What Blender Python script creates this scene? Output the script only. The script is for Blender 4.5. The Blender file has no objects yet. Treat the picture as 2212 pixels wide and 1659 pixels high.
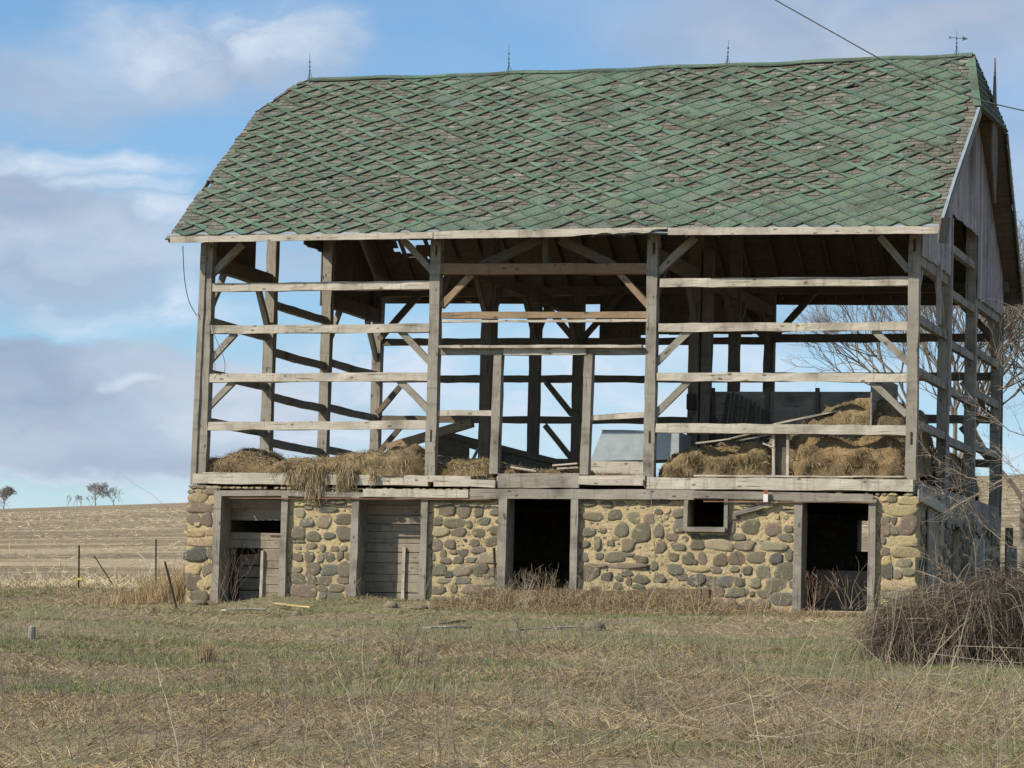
import bpy, math, random
import numpy as np
from mathutils import Vector, Matrix
random.seed(7); rng = np.random.default_rng(7)
scene = bpy.context.scene
# ------------------------------------------------------------------ camera
CAM = np.array([25.397, -60.431, 0.0]); YAW, PITCH, ROLL, FPX = 0.301528, 0.084267, 0.026353, 6928.56
def cam_axes():
    cy, sy, cp, sp = math.cos(YAW), math.sin(YAW), math.cos(PITCH), math.sin(PITCH)
    f = np.array([-sy*cp, cy*cp, sp]); r = np.array([cy, sy, 0.]); u = np.cross(r, f)
    c, s = math.cos(ROLL), math.sin(ROLL)
    return c*r+s*u, -s*r+c*u, f
CR, CU, CF = cam_axes()
cam = bpy.data.cameras.new('camera'); co = bpy.data.objects.new('camera', cam)
scene.collection.objects.link(co); scene.camera = co
cam.sensor_width = 36; cam.lens = FPX/2212*36; cam.clip_start = .5; cam.clip_end = 5000
co.matrix_world = Matrix([[CR[0], CU[0], -CF[0], CAM[0]], [CR[1], CU[1], -CF[1], CAM[1]], [CR[2], CU[2], -CF[2], CAM[2]], [0, 0, 0, 1]])
# measured picture point -> point on a plane of the place (y = Y, or x = X, or on the ground)
def ray(x, y): return CF + (x-1106)/FPX*CR - (y-829.5)/FPX*CU
def at(x, y, Y=0.0):
    d = ray(x, y); return CAM + d*(Y-CAM[1])/d[1]
def atX(x, y, X):
    d = ray(x, y); return CAM + d*(X-CAM[0])/d[0]
# ------------------------------------------------------------------ sky, sun, exposure
SUN_EL, SUN_AZ = math.radians(38), math.radians(45)     # azimuth measured from the front wall's normal towards the left end
sdir = Vector((-math.sin(SUN_AZ)*math.cos(SUN_EL), -math.cos(SUN_AZ)*math.cos(SUN_EL), math.sin(SUN_EL)))
sl = bpy.data.lights.new('sun', 'SUN'); sl.energy = 4.9; sl.angle = math.radians(.53); sl.color = (1, .94, .82)
so = bpy.data.objects.new('sun', sl); scene.collection.objects.link(so)
so.rotation_euler = sdir.to_track_quat('Z', 'Y').to_euler(); so.location = (-20, -20, 30)
scene.view_settings.view_transform = 'Standard'; scene.view_settings.look = 'None'
scene.view_settings.exposure = 0.12; scene.view_settings.gamma = 1
scene.render.engine = 'CYCLES'
SKY = 0.1
world = bpy.data.worlds.new('World'); scene.world = world; world.use_nodes = True
def build_world():
    nt = world.node_tree; nt.nodes.clear(); N = nt.nodes.new; L = nt.links.new
    out = N('ShaderNodeOutputWorld'); bg = N('ShaderNodeBackground'); bg.inputs[1].default_value = SKY
    L(bg.outputs[0], out.inputs[0])
    sky = N('ShaderNodeTexSky'); sky.sky_type = 'NISHITA'; sky.sun_disc = False
    sky.sun_elevation = SUN_EL; sky.sun_rotation = math.atan2(sdir.x, sdir.y)
    sky.air_density = 1.0; sky.dust_density = .4; sky.ozone_density = 2.0
    tc = N('ShaderNodeTexCoord')
    def M(op, a, b=None, c=None):
        n = N('ShaderNodeMath'); n.operation = op
        for i, v in enumerate((a, b, c)):
            if v is None: continue
            if isinstance(v, (int, float)): n.inputs[i].default_value = v
            else: L(v, n.inputs[i])
        return n.outputs[0]
    sep = N('ShaderNodeSeparateXYZ'); L(tc.outputs['Generated'], sep.inputs[0])
    az = M('ARCTAN2', sep.outputs[0], sep.outputs[1]); el = M('ARCSINE', sep.outputs[2])
    comb = N('ShaderNodeCombineXYZ'); L(az, comb.inputs[0]); L(el, comb.inputs[1])
    def noise(scale, detail, sx=1, sy=1, rough=.55, vec=None, seed=0):
        mp = N('ShaderNodeMapping'); L(vec or comb.outputs[0], mp.inputs[0]); mp.inputs['Scale'].default_value = (sx, sy, 1)
        mp.inputs['Location'].default_value = (seed, seed*1.7, seed)
        n = N('ShaderNodeTexNoise'); L(mp.outputs[0], n.inputs['Vector']); n.inputs['Scale'].default_value = scale
        n.inputs['Detail'].default_value = detail; n.inputs['Roughness'].default_value = rough; return n
    w1 = noise(22, 5, 1, 1.5); w2 = noise(9, 3, 1, 1.5, seed=3)
    sub = N('ShaderNodeVectorMath'); sub.operation = 'SUBTRACT'; L(w1.outputs['Color'], sub.inputs[0]); sub.inputs[1].default_value = (.5, .5, .5)
    sc = N('ShaderNodeVectorMath'); sc.operation = 'MULTIPLY'; L(sub.outputs[0], sc.inputs[0]); sc.inputs[1].default_value = (.06, .028, 0)
    sub2 = N('ShaderNodeVectorMath'); sub2.operation = 'SUBTRACT'; L(w2.outputs['Color'], sub2.inputs[0]); sub2.inputs[1].default_value = (.5, .5, .5)
    sc2 = N('ShaderNodeVectorMath'); sc2.operation = 'MULTIPLY'; L(sub2.outputs[0], sc2.inputs[0]); sc2.inputs[1].default_value = (.05, .03, 0)
    ad = N('ShaderNodeVectorMath'); ad.operation = 'ADD'; L(comb.outputs[0], ad.inputs[0]); L(sc.outputs[0], ad.inputs[1])
    ad2 = N('ShaderNodeVectorMath'); ad2.operation = 'ADD'; L(ad.outputs[0], ad2.inputs[0]); L(sc2.outputs[0], ad2.inputs[1])
    P = ad2.outputs[0]
    def azel(x, y):
        d = ray(x, y); d = d/np.linalg.norm(d); return math.atan2(d[0], d[1]), math.asin(d[2])
    def blob(x, y, rx, ry, soft=.5):
        a, e = azel(x, y)
        s = N('ShaderNodeVectorMath'); s.operation = 'SUBTRACT'; L(P, s.inputs[0]); s.inputs[1].default_value = (a, e, 0)
        m = N('ShaderNodeVectorMath'); m.operation = 'MULTIPLY'; L(s.outputs[0], m.inputs[0]); m.inputs[1].default_value = (FPX/rx, FPX/ry, 0)
        l = N('ShaderNodeVectorMath'); l.operation = 'LENGTH'; L(m.outputs[0], l.inputs[0])
        r = N('ShaderNodeMapRange'); r.interpolation_type = 'SMOOTHSTEP'; L(l.outputs['Value'], r.inputs[0])
        r.inputs[1].default_value = 1+soft; r.inputs[2].default_value = max(0, 1-soft); r.inputs[3].default_value = 0; r.inputs[4].default_value = 1
        return r.outputs[0]
    def blobs(lst):
        o = None
        for (x, y, rx, ry, soft, amp) in lst:
            b = M('MULTIPLY', blob(x, y, rx, ry, soft), amp)
            o = b if o is None else M('MAXIMUM', o, b)
        return o
    grey = blobs([(430, 140, 290, 85, .6, .85), (110, 190, 220, 75, .7, .7), (640, 130, 140, 90, .6, .8), (-250, 420, 520, 150, .4, .95),
                  (120, 520, 360, 130, .5, .9), (500, 560, 400, 60, .7, .6), (150, 875, 580, 168, .12, 1.0), (560, 860, 330, 110, .6, .6), (1950, 50, 560, 150, .7, .95),
                  (1700, 680, 400, 60, .7, .5), (2400, 500, 400, 350, .7, .7), (-900, 500, 500, 400, .5, .9), (3000, 300, 900, 400, .5, .8)])
    white = blobs([(330, 672, 190, 30, .8, 1.), (395, 640, 60, 40, .8, .9), (60, 1046, 280, 22, .8, 1.), (200, 1085, 2200, 44, .8, .95), (290, 801, 60, 12, .9, .9), (600, 75, 130, 60, .8, .95),
                   (700, 930, 330, 60, .9, .9), (850, 830, 330, 90, .9, .9), (1150, 880, 300, 130, .9, .95), (1330, 830, 260, 110, .9, .95), (1550, 790, 260, 80, .9, .85), (1780, 850, 250, 60, .9, .8), (330, 110, 150, 60, .9, .75), (140, 330, 260, 26, .7, .9), (380, 440, 110, 24, .8, .95), (270, 385, 120, 22, .8, .9), (150, 520, 300, 50, .9, .45), (60, 600, 200, 40, .9, .3), (1950, 1000, 500, 50, .9, .8)])
    nz = noise(30, 6, 1, 2.6, .6, P, 5)
    g2 = N('ShaderNodeMapRange'); L(nz.outputs['Fac'], g2.inputs[0]); g2.inputs[1].default_value = .36; g2.inputs[2].default_value = .60; g2.inputs[3].default_value = .3; g2.inputs[4].default_value = 1.0
    far = noise(5, 6, 1, 2, .6, P, 9)           # scattered cloud over the rest of the sky; also drives the added overhead cover
    f2 = N('ShaderNodeMapRange'); L(far.outputs['Fac'], f2.inputs[0]); f2.inputs[1].default_value = .5; f2.inputs[2].default_value = .8; f2.inputs[3].default_value = 0.05; f2.inputs[4].default_value = .5
    def mix(f, a, b):
        n = N('ShaderNodeMix'); n.data_type = 'RGBA'
        for i, v in ((0, f), (6, a), (7, b)):
            if isinstance(v, tuple): n.inputs[i].default_value = v
            elif isinstance(v, float): n.inputs[i].default_value = v
            else: L(v, n.inputs[i])
        return n.outputs[2]
    tint = N('ShaderNodeMix'); tint.data_type = 'RGBA'; tint.blend_type = 'MULTIPLY'; tint.inputs[0].default_value = 1
    L(sky.outputs[0], tint.inputs[6]); tint.inputs[7].default_value = (TINT[0], TINT[1], TINT[2], 1)
    def lin(r, g, b): return tuple(((c/255+.055)/1.055)**2.4/SKY for c in (r, g, b))+(1,)
    hi = N('ShaderNodeMapRange'); L(el, hi.inputs[0]); hi.inputs[1].default_value = .24; hi.inputs[2].default_value = .6; hi.inputs[3].default_value = 0; hi.inputs[4].default_value = .5  # extra unseen cloud above the view, added to whiten the ambient light
    c = mix(M('MAXIMUM', f2.outputs[0], M('MULTIPLY', hi.outputs[0], M('ADD', .5, far.outputs['Fac']))), tint.outputs[2], lin(176, 184, 200))
    gm = M('MULTIPLY', grey, M('ADD', .72, M('MULTIPLY', g2.outputs[0], .28)))
    shade = noise(14, 4, 1, 2, .5, P, 12)
    gcol = mix(M('MULTIPLY', M('SUBTRACT', shade.outputs['Fac'], .25), 1.9), lin(143, 161, 190), lin(196, 205, 217))
    c = mix(gm, c, gcol)
    c = mix(M('MULTIPLY', white, g2.outputs[0]), c, lin(208, 221, 236))
    L(c, bg.inputs[0])
TINT = (.84, 1.12, 1.33)
build_world()
# ------------------------------------------------------------------ helpers
def sm(x): x = min(1, max(0, x)); return x*x*(3-2*x)
def _h(ix, iy, s): 
    n = (ix.astype(np.int64)*374761393 + iy.astype(np.int64)*668265263 + s*1442695041) & 0xffffffff
    n = ((n ^ (n >> 13))*1274126177) & 0xffffffff
    return ((n ^ (n >> 16)) & 0xffff)/65535.0
def vnoise(x, y, s=0):
    x = np.asarray(x, float); y = np.asarray(y, float); ix = np.floor(x); iy = np.floor(y); fx = x-ix; fy = y-iy
    fx = fx*fx*(3-2*fx); fy = fy*fy*(3-2*fy)
    a = _h(ix, iy, s); b = _h(ix+1, iy, s); c = _h(ix, iy+1, s); d = _h(ix+1, iy+1, s)
    return (a*(1-fx)+b*fx)*(1-fy)+(c*(1-fx)+d*fx)*fy
def fbm(x, y, s=0, o=4):
    r = 0; a = .5; t = 0
    for i in range(o): r = r + a*vnoise(np.asarray(x)*2**i, np.asarray(y)*2**i, s+i); t += a; a *= .5
    return r/t
def ground_z(X, Y):
    X = np.asarray(X, float); Y = np.asarray(Y, float)
    z = np.where(Y < 0, .9+.0417*np.maximum(Y, -70), .9+.028*np.minimum(Y, 15))
    t = np.maximum(Y-15, 0); u = (X-25)/np.maximum(Y+60, 30); sl_ = np.clip(.068+.050*(u+.145), .03, .085)
    z = z + sl_*t*(1-.35*np.exp(-t/25.)) - .00022*np.maximum(t-400, 0)**2*np.exp(-np.maximum(t-400, 0)/400.)
    near = np.clip((Y+75)/10, 0, 1)*np.clip((60-Y)/30, 0, 1)
    z = z + near*((fbm(X*.25, Y*.25, 3, 3)-.5)*.35 + (fbm(X*1.3, Y*1.3, 9, 3)-.5)*.13)
    # rubble and litter banked up against the front wall
    z = z + .22*np.exp(-((Y+1.6)/1.2)**2)*np.clip((X+1)/2, 0, 1)*np.clip((16-X)/2, 0, 1)*fbm(X*.9, Y*.5, 21, 2)
    return np.where((Y > .4) & (Y < 10.0) & (X > .3) & (X < 14.3), .9, z)
def onG(x, y):                                   # picture point -> ground in front of the barn
    d = ray(x, y); t = 12.
    while t < 400:
        p = CAM+d*t
        if p[2] < ground_z(p[0], p[1]): return p
        t += .05 if t < 90 else .5
    return CAM+d*60
class MB:
    def __init__(s): s.v = []; s.f = []; s.uv = []; s.c = []; s.mi = []
    def add(s, vs, fs, uvs=None, col=None, mi=0):
        o = len(s.v); s.v += [tuple(v) for v in vs]; s.f += [tuple(i+o for i in f) for f in fs]
        s.mi += [mi]*len(fs)
        if uvs is None: uvs = [[(0, 0)]*len(f) for f in fs]
        for u in uvs: s.uv += u
        s.c += [col or (1, 1, 1)]*len(vs)
    def beam(s, p0, p1, w, h, up=(0, 0, 1), jit=.004, seg=None, col=None, mi=0, twist=0, taper=1, shape=None):
        p0 = Vector(p0); p1 = Vector(p1); d = p1-p0; Ln = d.length
        if Ln < 1e-5: return
        d.normalize(); up = Vector(up)
        if abs(d.dot(up)) > .98: up = Vector((0, 1, 0))
        sx = d.cross(up).normalized(); sz = sx.cross(d).normalized()
        n = seg or max(1, min(24, int(Ln/.35))); vs = []; fs = []; uvs = []; uo = random.uniform(0, 50); vo = random.uniform(0, 50)
        for i in range(n+1):
            t = i/n; cc = p0+d*(Ln*t); k = 1+(taper-1)*t
            for (a, b) in ((-1, -1), (1, -1), (1, 1), (-1, 1)):
                q = cc + sx*(a*w/2*k+random.gauss(0, jit)) + sz*(b*h/2*k+random.gauss(0, jit)); vs.append(q)
        per = [0, w, w+h, 2*w+h, 2*w+2*h]
        for i in range(n):
            for j in range(4):
                a = i*4+j; b = i*4+(j+1) % 4; fs.append((a, b, b+4, a+4))
                u0 = uo+Ln*i/n; u1 = uo+Ln*(i+1)/n
                uvs.append([(u0, vo+per[j]), (u0, vo+per[j+1]), (u1, vo+per[j+1]), (u1, vo+per[j])])
        fs.append((3, 2, 1, 0)); fs.append((n*4, n*4+1, n*4+2, n*4+3))
        uvs += [[(uo, vo), (uo+.1*w, vo), (uo+.1*w, vo+h), (uo, vo+h)]]*2
        s.add(vs, fs, uvs, col, mi)
    def tube(s, pts, r0, r1=None, n=5, col=None, mi=0):
        r1 = r0 if r1 is None else r1; pts = [Vector(p) for p in pts]; m = len(pts); vs = []; fs = []
        for i, p in enumerate(pts):
            d = (pts[min(i+1, m-1)]-pts[max(i-1, 0)]); d = d.normalized() if d.length > 1e-9 else Vector((0, 0, 1))
            a = d.orthogonal().normalized(); b = d.cross(a); r = r0+(r1-r0)*i/(m-1)
            for k in range(n): vs.append(p+(a*math.cos(6.2832*k/n)+b*math.sin(6.2832*k/n))*r)
        for i in range(m-1):
            for k in range(n): a = i*n+k; b = i*n+(k+1) % n; fs.append((a, b, b+n, a+n))
        fs.append(tuple(range(n))[::-1]); fs.append(tuple((m-1)*n+k for k in range(n)))
        s.add(vs, fs, None, col, mi)
    def prism(s, poly, n, th, col=None, mi=0, uvd=None):       # poly: 3D outline, extruded along n by th
        n = Vector(n).normalized()*th; k = len(poly); P = [Vector(p) for p in poly]
        vs = P+[p+n for p in P]; fs = [tuple(range(k))[::-1], tuple(range(k, 2*k))]+[(i, (i+1) % k, (i+1) % k+k, i+k) for i in range(k)]
        uo = random.uniform(0, 40)
        U = Vector(uvd[0]) if uvd else Vector((1, 0, 0)); V = Vector(uvd[1]) if uvd else Vector((0, 0, 1))
        uvs = [[(vs[i].dot(U)+uo, vs[i].dot(V)+uo+(.03 if i >= k else 0)) for i in f] for f in fs]
        s.add(vs, fs, uvs, col, mi)
    def build(s, name, mats, parent=None, smooth=False):
        me = bpy.data.meshes.new(name); me.from_pydata(s.v, [], s.f)
        for m in (mats if isinstance(mats, (list, tuple)) else [mats]): me.materials.append(m)
        if s.uv and sum(len(f) for f in s.f) == len(s.uv):
            ul = me.uv_layers.new(name='UVMap'); ul.data.foreach_set('uv', np.array(s.uv, dtype=np.float32).ravel())
        ca = me.color_attributes.new('Col', 'FLOAT_COLOR', 'POINT')
        c = np.ones((len(s.v), 4), np.float32); c[:, :3] = np.array(s.c, np.float32).reshape(-1, 3); ca.data.foreach_set('color', c.ravel())
        me.polygons.foreach_set('material_index', np.array(s.mi, np.int32))
        if smooth: me.polygons.foreach_set('use_smooth', np.ones(len(s.f), bool))
        me.update(); o = bpy.data.objects.new(name, me); scene.collection.objects.link(o)
        if parent: o.parent = parent; o.matrix_parent_inverse = Matrix.Translation(-parent.location) if parent.type == 'EMPTY' else Matrix()
        return o
def tag(o, label=None, cat=None, group=None, kind=None):
    if label: o['label'] = label
    if cat: o['category'] = cat
    if group: o['group'] = group
    if kind: o['kind'] = kind
    return o
def empty(name, loc):
    o = bpy.data.objects.new(name, None); o.location = loc; o.empty_display_size = .3; scene.collection.objects.link(o); return o
def npmesh(name, V, F, C, mat, parent=None, smooth=False):
    me = bpy.data.meshes.new(name); nv = len(V); nf = len(F); k = F.shape[1]
    me.vertices.add(nv); me.vertices.foreach_set('co', V.astype(np.float32).ravel())
    me.loops.add(nf*k); me.loops.foreach_set('vertex_index', F.astype(np.int32).ravel())
    me.polygons.add(nf); me.polygons.foreach_set('loop_start', np.arange(0, nf*k, k, dtype=np.int32)); me.polygons.foreach_set('loop_total', np.full(nf, k, np.int32))
    me.update(calc_edges=True); me.materials.append(mat)
    if smooth: me.polygons.foreach_set('use_smooth', np.ones(nf, bool))
    ca = me.color_attributes.new('Col', 'FLOAT_COLOR', 'POINT'); c = np.ones((nv, 4), np.float32); c[:, :3] = C; ca.data.foreach_set('color', c.ravel())
    o = bpy.data.objects.new(name, me); scene.collection.objects.link(o)
    if parent: o.parent = parent; o.matrix_parent_inverse = Matrix.Translation(-parent.location) if parent.type == 'EMPTY' else Matrix()
    return o
def blades(base, dirs, length, width, col, droop=.5, seg=2, tipw=.25):
    """many grass blades / straws as ribbons: arrays (n,3),(n,3),(n),(n),(n,3) -> V,F,C"""
    n = len(base); d = dirs/np.linalg.norm(dirs, axis=1, keepdims=True)
    rnd = rng.normal(size=(n, 3)); s = np.cross(d, rnd); s /= np.linalg.norm(s, axis=1, keepdims=True)+1e-9
    V = np.zeros((n, (seg+1)*2, 3)); C = np.zeros((n, (seg+1)*2, 3))
    for i in range(seg+1):
        t = i/seg; p = base+d*(length*t)[:, None]; p[:, 2] -= droop*length*t*t*.5
        w = width*(1-(1-tipw)*t)*.5
        V[:, 2*i] = p-s*w[:, None]; V[:, 2*i+1] = p+s*w[:, None]; C[:, 2*i] = C[:, 2*i+1] = col*(.85+.25*t)
    F = []
    o = (np.arange(n)*(seg+1)*2)[:, None]
    for i in range(seg): F.append(o+np.array([[2*i, 2*i+1, 2*i+3, 2*i+2]]))
    return V.reshape(-1, 3), np.concatenate(F), C.reshape(-1, 3)
def join(*parts):
    V = []; F = []; C = []; o = 0
    for v, f, c in parts: V.append(v); F.append(f+o); C.append(c); o += len(v)
    return np.concatenate(V), np.concatenate(F), np.concatenate(C)
# ------------------------------------------------------------------ materials
def newmat(name, rough=.9):
    m = bpy.data.materials.new(name); m.use_nodes = True; nt = m.node_tree; b = nt.nodes['Principled BSDF']
    b.inputs['Roughness'].default_value = rough; b.inputs['Specular IOR Level'].default_value = .2
    return m, nt, b
def nd(nt, t, **k):
    n = nt.nodes.new(t)
    for a, v in k.items(): setattr(n, a, v)
    return n
def mixc(nt, f, a, b, mode='MIX'):
    n = nd(nt, 'ShaderNodeMix', data_type='RGBA', blend_type=mode)
    for i, v in ((0, f), (6, a), (7, b)):
        if isinstance(v, tuple): n.inputs[i].default_value = v if len(v) == 4 else v+(1,)
        elif isinstance(v, (float, int)): n.inputs[i].default_value = v
        else: nt.links.new(v, n.inputs[i])
    return n.outputs[2]
def mr(nt, v, a, b, c=0., d=1.):
    n = nd(nt, 'ShaderNodeMapRange'); nt.links.new(v, n.inputs[0])
    for i, x in enumerate((a, b, c, d)): n.inputs[i+1].default_value = x
    return n.outputs[0]
def nz(nt, vec, scale, detail=4, sc=(1, 1, 1), rough=.6):
    mp = nd(nt, 'ShaderNodeMapping'); nt.links.new(vec, mp.inputs[0]); mp.inputs['Scale'].default_value = sc
    n = nd(nt, 'ShaderNodeTexNoise'); nt.links.new(mp.outputs[0], n.inputs['Vector']); n.inputs['Scale'].default_value = scale
    n.inputs['Detail'].default_value = detail; n.inputs['Roughness'].default_value = rough; return n.outputs['Fac']
def bump(nt, b, h, s, dist=.01):
    n = nd(nt, 'ShaderNodeBump'); nt.links.new(h, n.inputs['Height']); n.inputs['Strength'].default_value = s; n.inputs['Distance'].default_value = dist
    nt.links.new(n.outputs[0], b.inputs['Normal'])
def wood(name, light, mid, dark, knots=1.0, mott=1.0):
    m, nt, b = newmat(name); uv = nd(nt, 'ShaderNodeUVMap').outputs[0]; geo = nd(nt, 'ShaderNodeNewGeometry').outputs['Position']
    g = nz(nt, uv, 1, 5, (2.2, 45, 1), .65); g2 = nz(nt, uv, 1, 3, (.7, 6, 1)); blot = nz(nt, geo, 1.3, 4)
    c = mixc(nt, mr(nt, g, .35, .65), mid, light); c = mixc(nt, mr(nt, g2, .42, .72, 0, .75), c, mid)
    c = mixc(nt, mr(nt, blot, .5, .75, 0, .55*mott), c, dark)
    crack = nz(nt, uv, 1, 2, (1.1, 28, 1), .4); c = mixc(nt, mr(nt, crack, .66, .72, 0, .85), c, tuple(x*.35 for x in dark[:3]))
    v = nd(nt, 'ShaderNodeTexVoronoi'); mp = nd(nt, 'ShaderNodeMapping'); nt.links.new(uv, mp.inputs[0]); mp.inputs['Scale'].default_value = (3.2, 7, 1)
    nt.links.new(mp.outputs[0], v.inputs['Vector']); v.inputs['Scale'].default_value = 1
    c = mixc(nt, mr(nt, v.outputs['Distance'], .1, .19, .8*knots, 0), c, tuple(x*.45 for x in dark[:3]))
    st = nz(nt, uv, 1, 2, (8.5, .25, 1), .5); c = mixc(nt, mr(nt, st, .58, .68, 0, .38), c, dark); st2 = nz(nt, uv, 1, 3, (1.6, 1.2, 1), .6); c = mixc(nt, mr(nt, st2, .52, .66, 0, .5*mott), c, mid)
    pt = nz(nt, geo, 9, 3); c = mixc(nt, mr(nt, pt, .55, .8, 0, .35), c, dark)
    at_ = nd(nt, 'ShaderNodeAttribute', attribute_name='Col'); c = mixc(nt, 1., c, at_.outputs['Color'], 'MULTIPLY')
    nt.links.new(c, b.inputs['Base Color']); bump(nt, b, g, .6, .012); return m
WOOD = wood('weathered_grey_wood', (.365, .325, .262), (.245, .215, .172), (.10, .085, .068), 1., 1.9)
WPALE = wood('bleached_pale_wood', (.58, .52, .42), (.40, .35, .275), (.16, .13, .10), 1., 1.7)
WDOOR = wood('old_door_planks', (.36, .30, .225), (.25, .21, .155), (.12, .10, .07), .7, 1.5)
WBROWN = wood('brown_timber', (.33, .235, .14), (.24, .165, .10), (.11, .08, .055))
WIN = wood('shade_toned_inner_timber', (.19, .15, .11), (.13, .105, .08), (.06, .05, .04), .5)  # less weathered brown inside; the interior's shade is also put into this tone
WSIDE = wood('worn_red_grey_siding', (.47, .43, .41), (.33, .285, .265), (.17, .13, .115), .4, 1.3)
WDARK = wood('charcoal_picket_wood', (.10, .08, .06), (.07, .055, .045), (.03, .025, .02), .3)
WYEL = wood('fresh_yellow_wood', (.62, .47, .24), (.52, .38, .18), (.3, .2, .1), .3)
WROT = wood('rotten_timber', (.21, .14, .08), (.15, .10, .06), (.07, .05, .03), .3)
def attrmat(name, rough=.9, n1=25, amt=.5, bs=.3, bd=.01, spec=.2):
    m, nt, b = newmat(name, rough); geo = nd(nt, 'ShaderNodeNewGeometry').outputs['Position']
    b.inputs['Specular IOR Level'].default_value = spec
    at_ = nd(nt, 'ShaderNodeAttribute', attribute_name='Col'); n = nz(nt, geo, n1, 5)
    f = mr(nt, n, .25, .75, 1-amt, 1+amt*.6); cm = nd(nt, 'ShaderNodeCombineColor')
    for i in range(3): nt.links.new(f, cm.inputs[i])
    nt.links.new(mixc(nt, 1., at_.outputs['Color'], cm.outputs[0], 'MULTIPLY'), b.inputs['Base Color'])
    if bs: bump(nt, b, n, bs, bd)
    return m
def stonemat():
    m, nt, b = newmat('field_stone', .88); geo = nd(nt, 'ShaderNodeNewGeometry').outputs['Position']
    at_ = nd(nt, 'ShaderNodeAttribute', attribute_name='Col'); n = nz(nt, geo, 26, 6, rough=.7); n2 = nz(nt, geo, 9, 4); n3 = nz(nt, geo, 60, 3)
    c = mixc(nt, mr(nt, n, .3, .7), at_.outputs['Color'], mixc(nt, .5, at_.outputs['Color'], (.10, .09, .07))); c = mixc(nt, mr(nt, n3, .55, .75, 0, .35), c, (.42, .38, .30))
    c = mixc(nt, mr(nt, n2, .60, .68, 0, .75), c, (.42, .34, .21)); nt.links.new(c, b.inputs['Base Color']); bump(nt, b, n, .8, .025); return m
STONE = stonemat()
def mortmat():
    m, nt, b = newmat('sandy_mortar', .95); geo = nd(nt, 'ShaderNodeNewGeometry').outputs['Position']
    at_ = nd(nt, 'ShaderNodeAttribute', attribute_name='Col'); n = nz(nt, geo, 19, 6, rough=.7); n2 = nz(nt, geo, 2.2, 4); n3 = nz(nt, geo, 7, 4)
    c = mixc(nt, mr(nt, n, .4, .75, 0, .6), at_.outputs['Color'], (.27, .20, .105)); c = mixc(nt, mr(nt, n2, .52, .66, 0, .4), c, (.36, .285, .17)); c = mixc(nt, mr(nt, n3, .56, .68, 0, .6), c, (.60, .50, .34))
    c = mixc(nt, mr(nt, n3, .30, .42, .6, 0), c, (.15, .12, .075)); nt.links.new(c, b.inputs['Base Color']); bump(nt, b, n, 1., .04); return m
MORT = mortmat()
SHING = attrmat('wood_shingle', .9, 30, .4, .3, .008)
BLADE = attrmat('dry_grass_blades', .85, 3, .15, 0)
STRAW = attrmat('hay_straw', .85, 14, .35, .0)
HAYB = attrmat('hay_mass', .95, 20, .6, .9, .05)
BARK = attrmat('bark', .9, 8, .4, .4, .01)
DARKM = attrmat('rusty_iron', .7, 12, .3, .2, .004)
def greenmat():
    m, nt, b = newmat('green_asphalt_shingle', .9); geo = nd(nt, 'ShaderNodeNewGeometry').outputs['Position']
    at_ = nd(nt, 'ShaderNodeAttribute', attribute_name='Col')
    n = nz(nt, geo, 19, 6, rough=.8); n2 = nz(nt, geo, 1.2, 3); n7 = nz(nt, geo, .9, 4)
    nt_m = nd(nt, 'ShaderNodeMath', operation='ADD'); nt.links.new(n, nt_m.inputs[0]); nt.links.new(mr(nt, n7, .35, .65, -.07, .07), nt_m.inputs[1]); n = nt_m.outputs[0]
    c = mixc(nt, mr(nt, n2, .35, .65, 0, .3), at_.outputs['Color'], (.15, .20, .14)); c = mixc(nt, mr(nt, n, .505, .56, 0, .85), c, (.075, .075, .058))
    nt.links.new(c, b.inputs['Base Color']); bump(nt, b, n, .4, .006); return m
GREEN = greenmat()
def metalmat():
    m, nt, b = newmat('galvanised_sheet', .45); geo = nd(nt, 'ShaderNodeNewGeometry').outputs['Position']
    b.inputs['Metallic'].default_value = .35; n = nz(nt, geo, 5, 4); s = nz(nt, geo, 3, 5, (1, 1, 12))
    c = mixc(nt, mr(nt, n, .35, .7), (.43, .46, .46), (.32, .35, .355)); c = mixc(nt, mr(nt, s, .6, .7, 0, .35), c, (.58, .60, .60))
    nt.links.new(c, b.inputs['Base Color']); bump(nt, b, n, .15, .02); return m
METAL = metalmat()
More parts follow.
